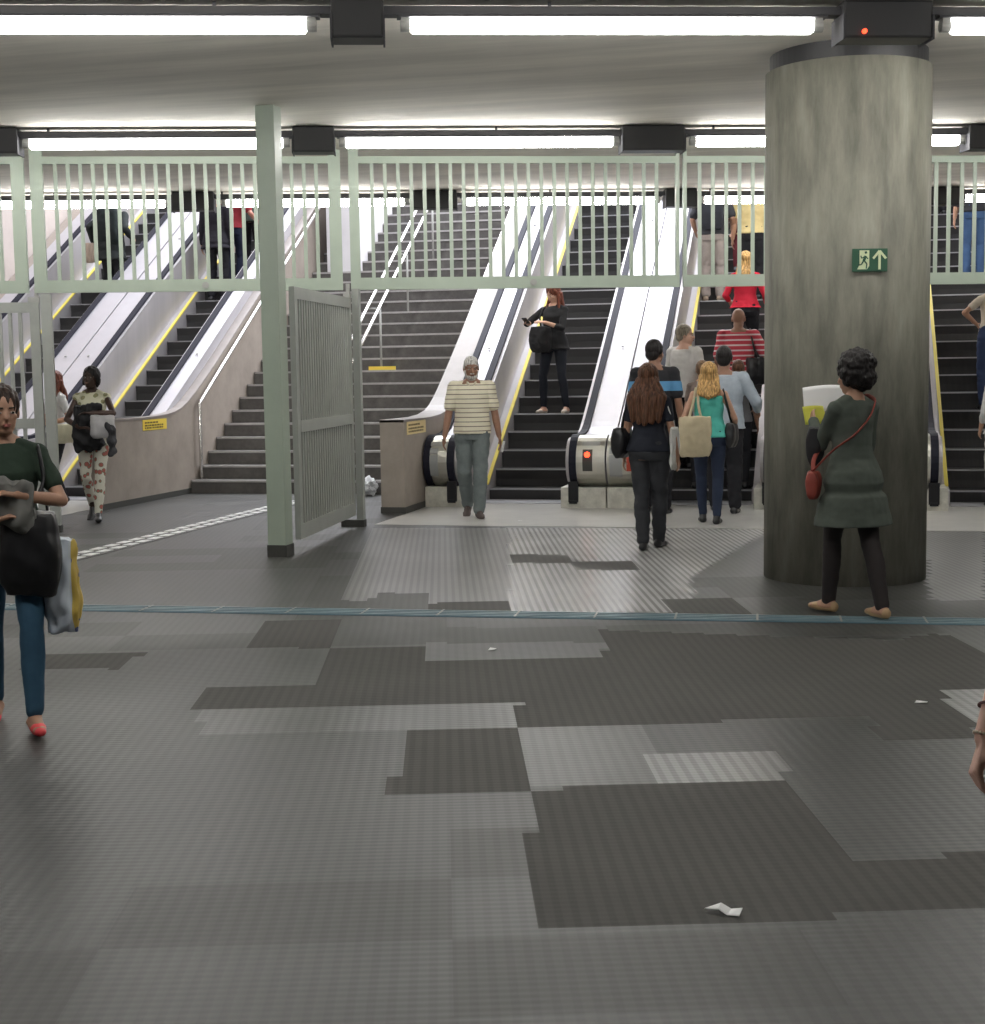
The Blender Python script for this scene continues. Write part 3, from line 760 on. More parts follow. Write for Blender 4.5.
# ------------------------------------------------------------------ people
class Blob:
    """overlapping closed pieces fused into one continuous skin by voxel remeshing"""
    def __init__(s): s.bm = bmesh.new()
    def rings(s, rings, closed=True):
        vs = [[s.bm.verts.new(p) for p in r] for r in rings]; n = len(vs[0])
        for i in range(len(vs) - 1):
            for k in range(n): s.bm.faces.new([vs[i][k], vs[i][(k + 1) % n], vs[i + 1][(k + 1) % n], vs[i + 1][k]])
        s.bm.faces.new(list(reversed(vs[0]))); s.bm.faces.new(vs[-1])
    def cap(s, p0, p1, r0, r1, n=14, flat=None, side=None):
        """tapered capsule; side/flat squash it along one direction"""
        p0, p1 = Vector(p0), Vector(p1); d = (p1 - p0)
        if d.length < 1e-5: d = Vector((0, 0, 1e-4))
        ax = d.normalized()
        sd = Vector(side) if side else (Vector((1, 0, 0)) if abs(ax.x) < .9 else Vector((0, 1, 0)))
        a = (sd - ax * sd.dot(ax)).normalized(); b = ax.cross(a); f = flat or 1
        R_ = []
        for t in (80, 50, 25): R_.append((p0 - ax * r0 * math.sin(R(t)), r0 * math.cos(R(t))))
        R_.append((p0, r0)); R_.append((p1, r1))
        for t in (25, 50, 80): R_.append((p1 + ax * r1 * math.sin(R(t)), r1 * math.cos(R(t))))
        s.rings([[c + (a * math.cos(2 * PI * k / n) * f + b * math.sin(2 * PI * k / n)) * r for k in range(n)] for c, r in R_])
        return s
    def ell(s, c, r, M3=None, n=16):
        c = Vector(c); m = 10; rg = []
        for i in range(m):
            ph = -PI / 2 + PI * (i + .5) / m
            ring = []
            for k in range(n):
                v = Vector((r[0] * math.cos(ph) * math.cos(2 * PI * k / n), r[1] * math.cos(ph) * math.sin(2 * PI * k / n), r[2] * math.sin(ph)))
                if M3: v = M3 @ v
                ring.append(c + v)
            rg.append(ring)
        s.rings(rg); return s
    def loft(s, rr, T=None, n=24, e=1.0):
        """rr: (z, rx, ry, yoff[, xoff]) rings; T maps canonical points"""
        out = []
        for q in rr:
            z, rx, ry, yo = q[:4]; xo = q[4] if len(q) > 4 else 0
            ring = []
            for k in range(n):
                a = 2 * PI * k / n; c_, s_ = math.cos(a), math.sin(a)
                x = rx * math.copysign(abs(c_) ** e, c_) + xo; y = ry * math.copysign(abs(s_) ** e, s_) + yo
                p = Vector((x, y, z)); ring.append(T(p) if T else p)
            out.append(ring)
        s.rings(out); return s
    def build(s, name, m, parent, vox=.010, smooth=3, disp=None, S=1.):
        bmesh.ops.recalc_face_normals(s.bm, faces=s.bm.faces[:])
        if S != 1.:
            for v in s.bm.verts: v.co *= S
        me = bpy.data.meshes.new(name); s.bm.to_mesh(me); s.bm.free()
        o = bpy.data.objects.new(name, me); COL.objects.link(o)
        md = o.modifiers.new('r', 'REMESH'); md.mode = 'VOXEL'; md.voxel_size = vox; md.use_smooth_shade = True
        if smooth:
            sm = o.modifiers.new('s', 'SMOOTH'); sm.factor = .5; sm.iterations = smooth
        dg = bpy.context.evaluated_depsgraph_get(); ev = o.evaluated_get(dg)
        nm = bpy.data.meshes.new_from_object(ev)
        o.modifiers.clear(); o.data = nm; nm.name = name; bpy.data.meshes.remove(me)
        if disp:
            N_ = [v.normal.copy() for v in nm.vertices]; P_ = [v.co.copy() for v in nm.vertices]
            nm.vertices.foreach_set('co', [k for c, n in zip(P_, N_) for k in (c + disp(c, n))]); nm.update()
        for p in nm.polygons: p.use_smooth = True
        nm.materials.clear(); nm.materials.append(m); o.parent = parent
        return o

def ik(A, B, l1, l2, pole):
    d = B - A; L = min(d.length, (l1 + l2) * .998)
    if d.length > 1e-6: B = A + d.normalized() * L
    a = (l1 * l1 - l2 * l2 + L * L) / (2 * L); h = math.sqrt(max(0, l1 * l1 - a * a))
    ax = (B - A).normalized(); p = Vector(pole); p = p - ax * p.dot(ax); p.normalize()
    return A + ax * a + p * h, B

SKIN = {'light': (.74, .46, .36), 'fair': (.56, .33, .24), 'tan': (.42, .235, .155), 'brown': (.27, .14, .09), 'dark': (.055, .028, .02), 'red': (.50, .22, .16)}
SM, HM = {}, {}
def skin(k):
    if k not in SM:
        c = SKIN[k]; SM[k] = mat('skin_' + k, c, .5, var=.10, vscale=14, bump=.05, bscale=120)
    return SM[k]
HAIR = {'black': (.012, .010, .010), 'darkbrown': (.035, .02, .014), 'brown': (.10, .045, .025), 'auburn': (.12, .035, .02), 'blonde': (.40, .24, .09), 'lightbrown': (.17, .10, .055), 'grey': (.42, .41, .39), 'greybrown': (.20, .17, .13)}
def hair(k):
    if k not in HM: HM[k] = hairmat('hair_' + k, HAIR[k])
    return HM[k]
M['eye'] = mat('eye_white', (.42, .38, .35), .35); M['iris'] = mat('dark_iris', (.02, .012, .008), .2)
M['lips'] = mat('lips', (.36, .12, .10), .45); M['lips_m'] = mat('pale_brown_lips', (.17, .085, .06), .5); M['brow'] = mat('eyebrow_hair', (.03, .02, .015), .8); M['browgrey'] = mat('grey_eyebrow', (.35, .34, .32), .8)

def cloth(name, col, rough=.85, var=.12, bump=.25):
    return mat(name, col, rough, var=var, vscale=7, bump=bump, bscale=16, spec=.25)

def person(label, loc, face, h=1.68, sex='f', sk='tan', hr=('short', 'black'), top=None, bottom=None, shoes=None,
           hands=None, feet=None, lean=0., hy=0., hp=0., build=1., vox=.010, curl=(.45, .45), poles=None, handdir=(None, None), beard=None, twist=0., toes=(0, 0), sole=0.):
    """standing/walking figure. hands/feet: wrist and ankle points in a canonical 1.75 m body facing +y.
    face: heading in degrees, 0 = away from the viewer (+Y), 180 = towards"""
    S = h / 1.75
    e = empty('person', label, 'person', loc, R(face))
    fem = sex == 'f'; B = build
    hipz = .93; lean = R(lean)
    def T(p):                                       # bend the trunk forward above the hips
        k = max(0., min(1., (p.z - .92) / .42)); a = -lean * (.35 + .65 * k) if p.z > .92 else 0
        if a == 0 and twist == 0: return p
        q = Vector((p.x, p.y, p.z - .95)); q = Matrix.Rotation(a, 3, 'X') @ q
        if twist: q = Matrix.Rotation(R(twist) * k, 3, 'Z') @ q
        return q + Vector((0, 0, .95))
    sw = (.158 if fem else .182) * (1 + (B - 1) * .5)
    SH = [T(Vector((s * sw, -.004, 1.385 if fem else 1.40))) for s in (-1, 1)]
    hands = hands or ((-.26, .06, .82), (.26, .06, .82))
    feet = feet or ((-.10, 0, .085), (.10, 0, .085))
    poles = poles or ((-.35, -1, -.2), (.35, -1, -.2))
    hip = [Vector((s * .092, 0, hipz)) for s in (-1, 1)]
    L1, L2 = .285, .250
    arm = []
    for i in (0, 1):
        el, wr = ik(SH[i], Vector(hands[i]), L1, L2, poles[i]); arm.append((SH[i], el, wr))
    leg = []
    for i in (0, 1):
        kn, an = ik(hip[i], Vector(feet[i]), .435, .425, (.12 * (-1, 1)[i], 1, 0)); leg.append((hip[i], kn, an))
    # ---- trunk outline (z, rx, ry, yoff)
    if fem: tr = [(.84, .150 * B, .105 * B, -.01), (.90, .170 * B, .120 * B, -.015), (.97, .168 * B, .115 * B, -.012), (1.06, .140 * B, .098 * B, 0), (1.14, .128 * B, .093 * B, .003), (1.24, .138 * B, .105 * B, .012), (1.30, .142, .112 * B, .015), (1.36, .150, .092, .0), (1.405, .128, .072, -.006), (1.44, .088, .062, -.008), (1.475, .055, .052, -.005)]
    else: tr = [(.84, .150 * B, .105 * B, -.008), (.90, .164 * B, .118 * B, -.012), (.97, .162 * B, .115 * B, -.006), (1.06, .155 * B, .110 * B, .006), (1.14, .156 * B, .112 * B, .008), (1.24, .165 * B, .115 * B, .006), (1.32, .175, .115, .003), (1.38, .176, .100, -.004), (1.425, .148, .080, -.008), (1.46, .100, .066, -.006), (1.49, .064, .058, -.004)]
    ra = (.040, .034, .024) if fem else (.049, .040, .028)
    ra = [r * (1 + (B - 1) * .6) for r in ra]
    rl = (.082, .052, .036) if fem else (.082, .056, .040)
    rl = (rl[0] * B, rl[1] * (1 + (B - 1) * .7), rl[2])
    # ---- head
    hc = T(Vector((0, .015, 1.607)))
    HR = Matrix.Rotation(R(hy), 3, 'Z') @ Matrix.Rotation(R(-hp) - lean * .5, 3, 'X') * 1.07
    def H(x, y, z): return hc + HR @ Vector((x, y, z))
    b = Blob()
    b.loft(tr, T)
    b.cap(T(Vector((0, -.012, 1.44))), H(0, -.02, -.075), .056 if fem else .062, .050 if fem else .057)
    b.ell(H(0, -.012, .025), (.074, .092, .088), HR)       # cranium
    b.ell(H(0, .020, -.035), (.060, .066, .080), HR)       # face
    b.ell(H(0, .048, -.088), (.032, .030, .026), HR)       # chin
    b.cap(H(-.046, .0, -.070), H(-.020, .045, -.095), .018, .018); b.cap(H(.046, .0, -.070), H(.020, .045, -.095), .018, .018)
    b.cap(H(0, .078, .005), H(0, .098, -.032), .009, .013)  # nose
    b.cap(H(-.030, .070, .018), H(.030, .070, .018), .011, .011)   # brow
    b.ell(H(0, .078, -.062), (.024, .014, .012), HR)       # mouth
    for s in (-1, 1):
        b.ell(H(s * .076, -.008, -.012), (.009, .017, .030), HR)
        b.ell(H(s * .040, .058, -.025), (.018, .016, .016), HR)
    # arms, hands
    for i, (a0, a1, a2) in enumerate(arm):
        s = (-1, 1)[i]
        b.ell(a0, [ra[0] * 1.12] * 3); b.cap(T(Vector((s * .04, -.012, 1.455))), a0, .036, ra[0] * .85); b.cap(a0, a1, ra[0], ra[1] * .95); b.cap(a1, a1.lerp(a2, .35), ra[1] * .95, ra[1]); b.cap(a1.lerp(a2, .35), a2, ra[1], ra[2])
        fa = (a2 - a1).normalized(); hd = Vector(handdir[i]).normalized() if handdir[i] else fa
        # palm normal: towards the body, made square to the hand direction
        pn = Vector((-s, .15, 0)) if abs(hd.z) > .5 else Vector((-s * .6, 0, -.8))
        pn = (pn - hd * pn.dot(hd)).normalized(); sd = hd.cross(pn).normalized()
        if sd.y < 0 and abs(hd.z) > .5: sd = -sd
        if abs(hd.z) <= .5 and sd.z < 0: sd = -sd          # thumb side
        k = .92 if fem else 1.05
        p0 = a2 + hd * .012; p1 = a2 + hd * .082 * k
        for w in (-.022, 0, .022): b.cap(p0 + sd * w * .7 * k, p1 + sd * w * 1.15 * k, .014 * k, .0125 * k)
        c = curl[i]
        for j, (w, ln) in enumerate(((.031, .070), (.0105, .078), (-.0105, .072), (-.031, .056))):
            q = p1 + sd * w * k; dd = hd.copy(); r_ = .0085 * k
            for seg, (fr, an) in enumerate(((.45, .55), (.32, .9), (.23, .7))):
                ang = c * an * (1 + .06 * j)
                dd = (dd * math.cos(ang) + pn * math.sin(ang)).normalized()
                q2 = q + dd * ln * fr * k * 1.05; b.cap(q, q2, r_, r_ * .92, n=8); q = q2; r_ *= .92
        tb = p0 + sd * .026 * k + hd * .012; td = (hd * .75 + sd * .55 + pn * (.25 + .3 * c)).normalized()
        t1 = tb + td * .038 * k; td2 = (td + pn * .35 * c + hd * .3).normalized(); t2 = t1 + td2 * .026 * k; t3 = t2 + (td2 + hd * .2).normalized() * .020 * k
        b.cap(p0, t1, .013 * k, .011 * k, n=8); b.cap(t1, t2, .0105 * k, .0095 * k, n=8); b.cap(t2, t3, .0095 * k, .0085 * k, n=8)
    # legs, feet
    fdir = []
    for i, (l0, l1, l2) in enumerate(leg):
        b.cap(l0, l1, rl[0], rl[1]); b.cap(l1, l1.lerp(l2, .3) + Vector((0, -.012, 0)), rl[1], rl[1] * 1.02); b.cap(l1.lerp(l2, .3) + Vector((0, -.012, 0)), l2, rl[1] * 1.02, rl[2])
        a = R((-1, 1)[i] * -8); lift = l2.z - .085
        pit = R(toes[i])
        fd = Vector((-math.sin(a) * math.cos(pit), math.cos(a) * math.cos(pit), math.sin(pit))); fdir.append((fd, a, pit))
        # fd = heading of the foot, tilted by toes angle
        hl = l2 - fd * .035 - Vector((0, 0, .045)); b.cap(l2, hl, rl[2] * .95, .030)
        b.cap(l2 - Vector((0, 0, .02)), l2 + fd * .09 - Vector((0, 0, .052)) , .034, .026)
        b.cap(hl, l2 + fd * .135 - Vector((0, 0, .058)), .028, .022, flat=1.5, side=(1, 0, 0))
    b.build('body', skin(sk), e, vox, 2, S=S)
    # ---- face pieces
    seen = math.cos(R(face + hy)) < .3
    for s in ((-1, 1) if seen else ()):
        q = Blob(); q.ell(H(s * .031, .0745, -.006), (.0125, .0080, .0062), HR); ey = q.build('eye', M['eye'], e, .0022, 0, S=S)
        q = Blob(); q.ell(H(s * .031, .0815, -.006), (.0058, .0035, .0058), HR); q.build('iris', M['iris'], ey, .0016, 0, S=S)
        q = Blob(); q.cap(H(s * .016, .082, .016), H(s * .044, .071, .018), .0045, .0035); q.build('eyebrow', M['browgrey'] if hr[1] == 'grey' else M['brow'], e, .0025, 0, S=S)
    if seen: q = Blob(); q.ell(H(0, .0895, -.060), (.021, .0065, .0045), HR); q.ell(H(0, .0895, -.068), (.017, .0065, .0055), HR); q.build('lips', M['lips'] if fem and sk != 'dark' else M['lips_m'], e, .0022, 1, S=S)
    if beard:
        q = Blob(); q.ell(H(0, .040, -.090), (.050, .048, .040), HR); q.ell(H(0, .086, -.048), (.026, .010, .007), HR)
        for s in (-1, 1): q.cap(H(s * .062, .012, -.035), H(s * .046, .030, -.085), .014, .022)
        q.build('beard', hair(beard), e, .004, 2, S=S)
    # ---- hair
    st_, hcname = hr[0], hr[1]
    if st_ != 'bald':
        q = Blob(); hm = hair(hcname); dsp = None
        if st_ == 'short':
            q.ell(H(0, -.022, .036), (.081, .096, .092), HR); q.ell(H(0, -.055, -.015), (.068, .055, .065), HR)
            for s in (-1, 1): q.ell(H(s * .070, -.012, .012), (.014, .035, .035), HR)
        elif st_ == 'thin':
            q.ell(H(0, -.030, .018), (.0785, .085, .075), HR); q.ell(H(0, -.012, .034), (.0755, .090, .0835), HR)
            for s in (-1, 1): q.ell(H(s * .069, -.012, .005), (.013, .030, .035), HR)
        elif st_ == 'afro':
            q.ell(H(0, -.045, .045), (.120, .120, .112), HR); q.ell(H(0, -.070, -.015), (.115, .085, .095), HR)
            for s in (-1, 1): q.ell(H(s * .080, -.035, .0), (.045, .055, .080), HR)
            dsp = lambda c, n: n * (noise.noise(c * 45) * .013 + noise.noise(c * 18) * .015)
        elif st_ in ('long', 'shoulder', 'bob', 'tied'):
            q.ell(H(0, -.022, .034), (.086, .100, .094), HR)
            for s in ((-1, 1) if st_ != 'tied' else ()): q.cap(H(s * .070, .005, .03), H(s * .078, -.012, -.06), .020, .024)
            q.ell(H(0, -.055, -.03 if st_ != 'tied' else -.005), (.078, .058, .085) if st_ != 'tied' else (.070, .052, .065), HR)
            zl = {'long': 1.18, 'shoulder': 1.36, 'bob': 1.50, 'tied': 1.50}[st_]
            ww = {'long': .150, 'shoulder': .085, 'bob': .075, 'tied': .06}[st_]
            p0 = H(0, -.055, -.03); p1 = T(Vector((0, -.105, 1.42))); p2 = T(Vector((0, -.125 - (.02 if fem else 0), zl)))
            if st_ in ('long', 'shoulder'):
                for w in (-1, -.5, 0, .5, 1):
                    a_, b1, c1 = p0 + HR @ Vector((w * .060, .01 * abs(w), 0)), p1 + Vector((w * ww, .02 * abs(w), 0)), p2 + Vector((w * ww * .8, .03 * abs(w), .03 * abs(w)))
                    q.cap(a_, b1, .044, .042); q.cap(b1, c1, .042, .024)
                if st_ == 'shoulder' or len(hr) > 2:
                    for s in (-1, 1): q.cap(H(s * .078, .0, -.04), T(Vector((s * .095, .03, 1.40))), .026, .022)
            elif st_ == 'tied':
                q.ell(H(0, -.115, .01), (.038, .035, .040), HR)
            dsp = lambda c, n: n * noise.noise(Vector((c.x * 60, c.y * 60, c.z * 8))) * .008
        q.build('hair', hm, e, .0065 if st_ != 'afro' else .009, 1, disp=dsp, S=S)
    # ---- clothes
    def wr(seed, amp=.007):
        return lambda c, n: n * ((noise.noise(Vector((c.x * 9 + seed, c.y * 9, c.z * 16))) + noise.noise(Vector((c.x * 24 + seed, c.y * 24, c.z * 30))) * .4) * amp)
    if bottom:
        kind, bm_ = bottom[0], bottom[1]
        q = Blob(); g = .012
        if kind == 'pants' or kind == 'slim' or kind == 'tights':
            gg = {'pants': .020, 'slim': .007, 'tights': .010}[kind]
            q.loft([(z, rx + .018, ry + .019, yo) for z, rx, ry, yo in tr if z < 1.08], T)
            for i, (l0, l1, l2) in enumerate(leg):
                q.cap(l0, l1, rl[0] + g + gg * .3, rl[1] + gg); mid = l1.lerp(l2, .3) + Vector((0, -.012, 0))
                end = l2 + Vector((0, 0, .012 if kind == 'pants' else .02)) if kind != 'tights' else l2
                q.cap(l1, mid, rl[1] + gg, rl[1] * 1.02 + gg); q.cap(mid, end, rl[1] * 1.02 + gg, rl[2] + gg * 1.25)
            nm_ = {'pants': 'trousers', 'slim': 'trousers', 'tights': 'tights'}[kind]
            q.build(nm_, bm_, e, vox, 2, disp=wr(1.3, .010 if kind == 'pants' else .004), S=S)
    if top:
        tm, sl, hem = top[0], top[1], top[2]
        flare = top[3] if len(top) > 3 else 0.
        g = .015 if fem else .018
        hipg = lambda z: g + (.036 * max(0, min(1, (1.10 - z) / .22)) if hem < .84 else .012 * max(0, min(1, (1.12 - z) / .12)))
        q = Blob()
        rr = []
        zt = 1.435 if sl >= 0 else 1.38
        for z, rx, ry, yo in tr:
            if hem <= z <= zt: rr.append((z, rx + hipg(z), ry + hipg(z), yo))
        # interpolated hem ring
        z0, rx0, ry0, yo0 = next((t_ for t_ in tr if t_[0] >= hem), tr[0])
        if hem < .84:                               # dress or long coat over the thighs
            steps = 5; rx0, ry0 = .168, .116
            rr = [(hem + (.86 - hem) * i / steps, rx0 + g + .040 + flare * (1 - i / steps) , ry0 + g + .045 + flare * (1 - i / steps) * .8, yo0) for i in range(steps)] + rr
        else: rr = [(hem, rx0 + g + .014 + flare, ry0 + g + .014 + flare * .6, yo0)] + rr
        rr.append((zt + .012, .074 if sl >= 0 else .10, .060, -.008))
        q.loft(rr, T)
        for i, (a0, a1, a2) in enumerate(arm):
            if sl < 0: 
                q.cap(T(Vector(((-1, 1)[i] * .095, -.005, 1.40))), T(Vector(((-1, 1)[i] * .085, -.01, 1.45))), .035, .028); continue
            s = (-1, 1)[i]
            sg = .012 if fem else .017
            q.ell(a0, [ra[0] * 1.08 + sg] * 3); q.cap(T(Vector((s * .055, -.010, 1.435))), a0, .045, ra[0] * .9 + sg)
            if sl <= 1: q.cap(a0, a0.lerp(a1, max(.05, sl)), ra[0] + sg, ra[0] * .95 + sg * 1.1)
            else:
                q.cap(a0, a1, ra[0] + sg, ra[1] + sg); en = a1.lerp(a2, sl - 1)
                q.cap(a1, en, ra[1] + sg, ra[2] + (ra[1] - ra[2]) * (2 - sl) + sg * .7)
        q.build(top[4] if len(top) > 4 else 'shirt', tm, e, vox, 2, disp=wr(4.1, .006), S=S)
    if shoes:
        low = len(shoes) > 1 and shoes[1] == 'flat'
        for i, (l0, l1, l2) in enumerate(leg):
            fd, a, pit = fdir[i]; q = Blob(); g = .010
            hl = l2 - fd * .040 - Vector((0, 0, .050)); toe = l2 + fd * .150 - Vector((0, 0, .062)); ball = l2 + fd * .085 - Vector((0, 0, .056))
            sdv = (math.cos(a), math.sin(a), 0)
            if low:
                q.cap(hl, hl + Vector((0, 0, -.004)), .037, .036); q.cap(hl - Vector((0,0,.006)), ball - Vector((0, 0, .008)), .031, .033, flat=1.1, side=sdv); q.cap(ball, toe, .031, .022, flat=1.3, side=sdv)
            else:
                q.cap(l2 + Vector((0, 0, .0)), hl, .040, .038); q.cap(hl, ball, .038, .036, flat=1.1, side=sdv); q.cap(l2, ball, .036, .032); q.cap(ball, toe, .034, .026, flat=1.35, side=sdv)
            o = q.build('shoe', shoes[0], e, .007, 2, S=S)
            # flatten the sole when the foot is planted
            if abs(toes[i]) < 1:
                zb = (l2.z - .085) * S
                for v in o.data.vertices:
                    if v.co.z < zb + .002: v.co.z = zb + .002
    e['_S'] = S
    def W(i, off=(0, 0, 0)):                        # world position of a hand, for things it holds
        a0, a1, a2 = arm[i]; fa = Vector(handdir[i]).normalized() if handdir[i] else (a2 - a1).normalized()
        return Vector(loc) + Matrix.Rotation(R(face), 3, 'Z') @ ((a2 + fa * .10 + Vector(off)) * S)
    def P(x, y, z):
        return Vector(loc) + Matrix.Rotation(R(face), 3, 'Z') @ (T(Vector((x, y, z))) * S)
    return e, W, P, (arm, leg, S)

# ---- things people carry
def bagmesh(name, label, cat, loc, rz, w, d, hgt, m, seed=1., puff=.2, strap=None, strapm=None, open_top=False, tilt=0, vox=.008, round_=.5):
    """soft bag hanging from loc (top centre); strap = list of world points"""
    q = Blob(); N = 6
    rr = []
    for i in range(N + 1):
        t_ = i / N; z = -hgt + hgt * t_
        k = 1 - puff * (abs(t_ - .35) * 1.2) ** 1.5
        if i == 0: k *= .86
        rr.append((z, w * k, d * (.35 + .65 * math.sin(PI * min(1, (1 - t_) * .9 + .1)) ** .6), 0))
    q.loft(rr, None, n=24, e=round_)
    o = q.build(name, m, None, vox, 3, disp=lambda c, n: n * (noise.noise(c * 12 + Vector((seed, 0, 0))) * (.045 if name in ('coat', 'cloth', 'jacket') else .012) + noise.noise(Vector((c.x * 30, c.y * 30, c.z * 12 + seed))) * (.016 if name in ('coat', 'cloth', 'jacket', 'carrier_bag') else .003)))
    o.location = loc; o.rotation_euler = (0, R(tilt), R(rz)); tag(o, label, cat)
    if strap:
        bpy.context.view_layer.update()
        inv = (Matrix.Translation(loc) @ Matrix.Rotation(R(rz), 4, 'Z') @ Matrix.Rotation(R(tilt), 4, 'Y')).inverted()
        for s_ in strap:
            mb = MB(); pts = [inv @ Vector(p) for p in s_]
            # smooth the strap
            sp = []
            for i in range(len(pts) - 1):
                for k in range(6): sp.append(pts[i].lerp(pts[i + 1], k / 6))
            sp.append(pts[-1])
            for _ in range(3):
                sp = [sp[0]] + [(sp[i - 1] + sp[i] * 2 + sp[i + 1]) / 4 for i in range(1, len(sp) - 1)] + [sp[-1]]
            mb.tube(sp, .011, n=8, flat=(1.3, .5)); mb.build('strap', strapm or m, o, smooth=True)
    return o
# ------------------------------------------------------------------ the figures
C = cloth
def onstep(px, k):
    """centre of escalator step k, seen in pixel column px"""
    z = .137 + .2119 * k; Y = 16.81 + .344 * k + .17
    p = at_y(px, 400, Y); return Vector((p.x, Y, z))
gold = mat('beige_leather', (.45, .30, .16), .5)
# 1 woman in grey dress reading by the pillar
q = on_floor(846, 617)
dressm = C('grey_green_jersey', (.085, .10, .085))
tights = mat('dark_tights', (.022, .016, .016), .7)
DW, DWW, DP, DA = person('woman in grey-green dress and dark tights reading a paper beside the round pillar', (q.x + .03, q.y + .02, 0), 42, 1.62, 'f', 'tan', ('afro', 'black'),
    top=(dressm, 1.98, .62, .06, 'dress'), bottom=('tights', tights), shoes=(gold, 'flat'),
    hands=((-.05, .33, 1.30), (.14, .30, 1.20)), feet=((-.02, .20, .085), (.05, -.24, .085)), hy=12, hp=8, vox=.008, toes=(0, 0), poles=((-.35, -.5, -1), (.3, -.5, -1)), curl=(.9, .9))
# the paper, a curved sheet
def sheet(name, label, cat, loc, rz, w, h_, bend, m, tilt=0, th=.0015, nx=14, nz=6, wob=0.):
    bm = bmesh.new(); g = []
    for sgn in (0, 1):
        G = []
        for i in range(nx + 1):
            r_ = []
            for j in range(nz + 1):
                x = (i / nx - .5) * w; z = (j / nz - .5) * h_; y = bend * ((2 * x / w) ** 2) + wob * math.sin(9 * x / w + z * 8) + sgn * th
                r_.append(bm.verts.new((x, y, z)))
            G.append(r_)
        g.append(G)
    for i in range(nx):
        for j in range(nz):
            bm.faces.new([g[0][i][j], g[0][i + 1][j], g[0][i + 1][j + 1], g[0][i][j + 1]])
            bm.faces.new([g[1][i][j], g[1][i][j + 1], g[1][i + 1][j + 1], g[1][i + 1][j]])
    for i in range(nx):
        for j in (0, nz): bm.faces.new([g[0][i][j], g[1][i][j], g[1][i + 1][j], g[0][i + 1][j]])
    for j in range(nz):
        for i in (0, nx): bm.faces.new([g[0][i][j], g[0][i][j + 1], g[1][i][j + 1], g[1][i][j]])
    bmesh.ops.recalc_face_normals(bm, faces=bm.faces[:])
    me = bpy.data.meshes.new(name); bm.to_mesh(me); bm.free()
    for p in me.polygons: p.use_smooth = True
    o = link(name, me, m); o.location = loc; o.rotation_euler = (R(tilt), 0, R(rz)); return tag(o, label, cat)
sheet('paper_sheet', 'curved white paper held up by the woman in the grey dress', 'paper', DP(.13, .37, 1.45), 20, .30, .17, .07, M['white'], tilt=-14, nx=16)
yl = mat('yellow_green_print', (.55, .55, .06), .6)
sheet('leaflet', 'yellow-green leaflet held below the white paper at the pillar', 'paper', DP(.0, .36, 1.34), 30, .15, .12, .02, yl, tilt=-20)
rust = mat('rust_leather', (.26, .045, .03), .6, var=.15, vscale=9)
bl = DP(-.25, .10, .98)
bagmesh('shoulder_bag', 'small rust red shoulder bag worn by the woman in the grey dress', 'bag', bl, 22 + 60, .085, .045, .17, rust, 2, strap=[[bl, DP(-.20, -.03, 1.12), DP(-.10, -.135, 1.22), DP(.02, -.14, 1.33), DP(.11, -.10, 1.44), DP(.12, .0, 1.475), DP(.08, .09, 1.42), DP(-.08, .15, 1.22), DP(-.22, .13, 1.06), bl]])
bagmesh('folded_jacket', 'dark folded garment under the left arm of the woman in the grey dress', 'jacket', DP(-.15, .20, 1.26), 22 + 60, .075, .05, .25, M['black'], 5)

# 2 foreground woman at the left edge
q = on_floor(17, 735)
green = C('dark_green_tshirt', (.030, .048, .034)); jeans = C('blue_jeans', (.035, .085, .14)); coral = mat('coral_flats', (.75, .06, .07), .5)
FW, FWW, FP, FA_ = person('woman in dark green t-shirt and blue jeans walking at the left edge', (q.x - .10, q.y + .16, 0), 212, 1.53, 'f', 'tan', ('tied', 'darkbrown'),
    top=(green, .62, .90, .02), bottom=('slim', jeans), shoes=(coral, 'flat'), hands=((-.06, .26, 1.20), (.05, .24, 1.08)), feet=((-.09, .22, .085), (.10, -.20, .10)),
    hy=14, hp=2, vox=.0065, toes=(0, -14), build=1.03, poles=((-1, -.3, -.6), (1, -.3, -.6)), handdir=((.8, .2, .15), (-.8, .2, .25)), curl=(.55, .55))
grey = C('grey_cloth_bundle', (.16, .16, .15))
bagmesh('cloth', 'crumpled grey cloth held against the chest of the woman at the left edge', 'cloth', FP(-.02, .22, 1.26), 212, .12, .05, .20, grey, 3)
bb = FP(-.10, .16, 1.10)
bagmesh('shoulder_bag', 'large shiny black shoulder bag carried by the woman at the left edge', 'bag', bb, 212 - 10, .13, .085, .36, M['leather'], 4, strap=[[bb, FP(-.19, .12, 1.25), FP(-.16, .05, 1.45), FP(-.17, -.09, 1.3), FP(-.2, -.02, 1.08)]])
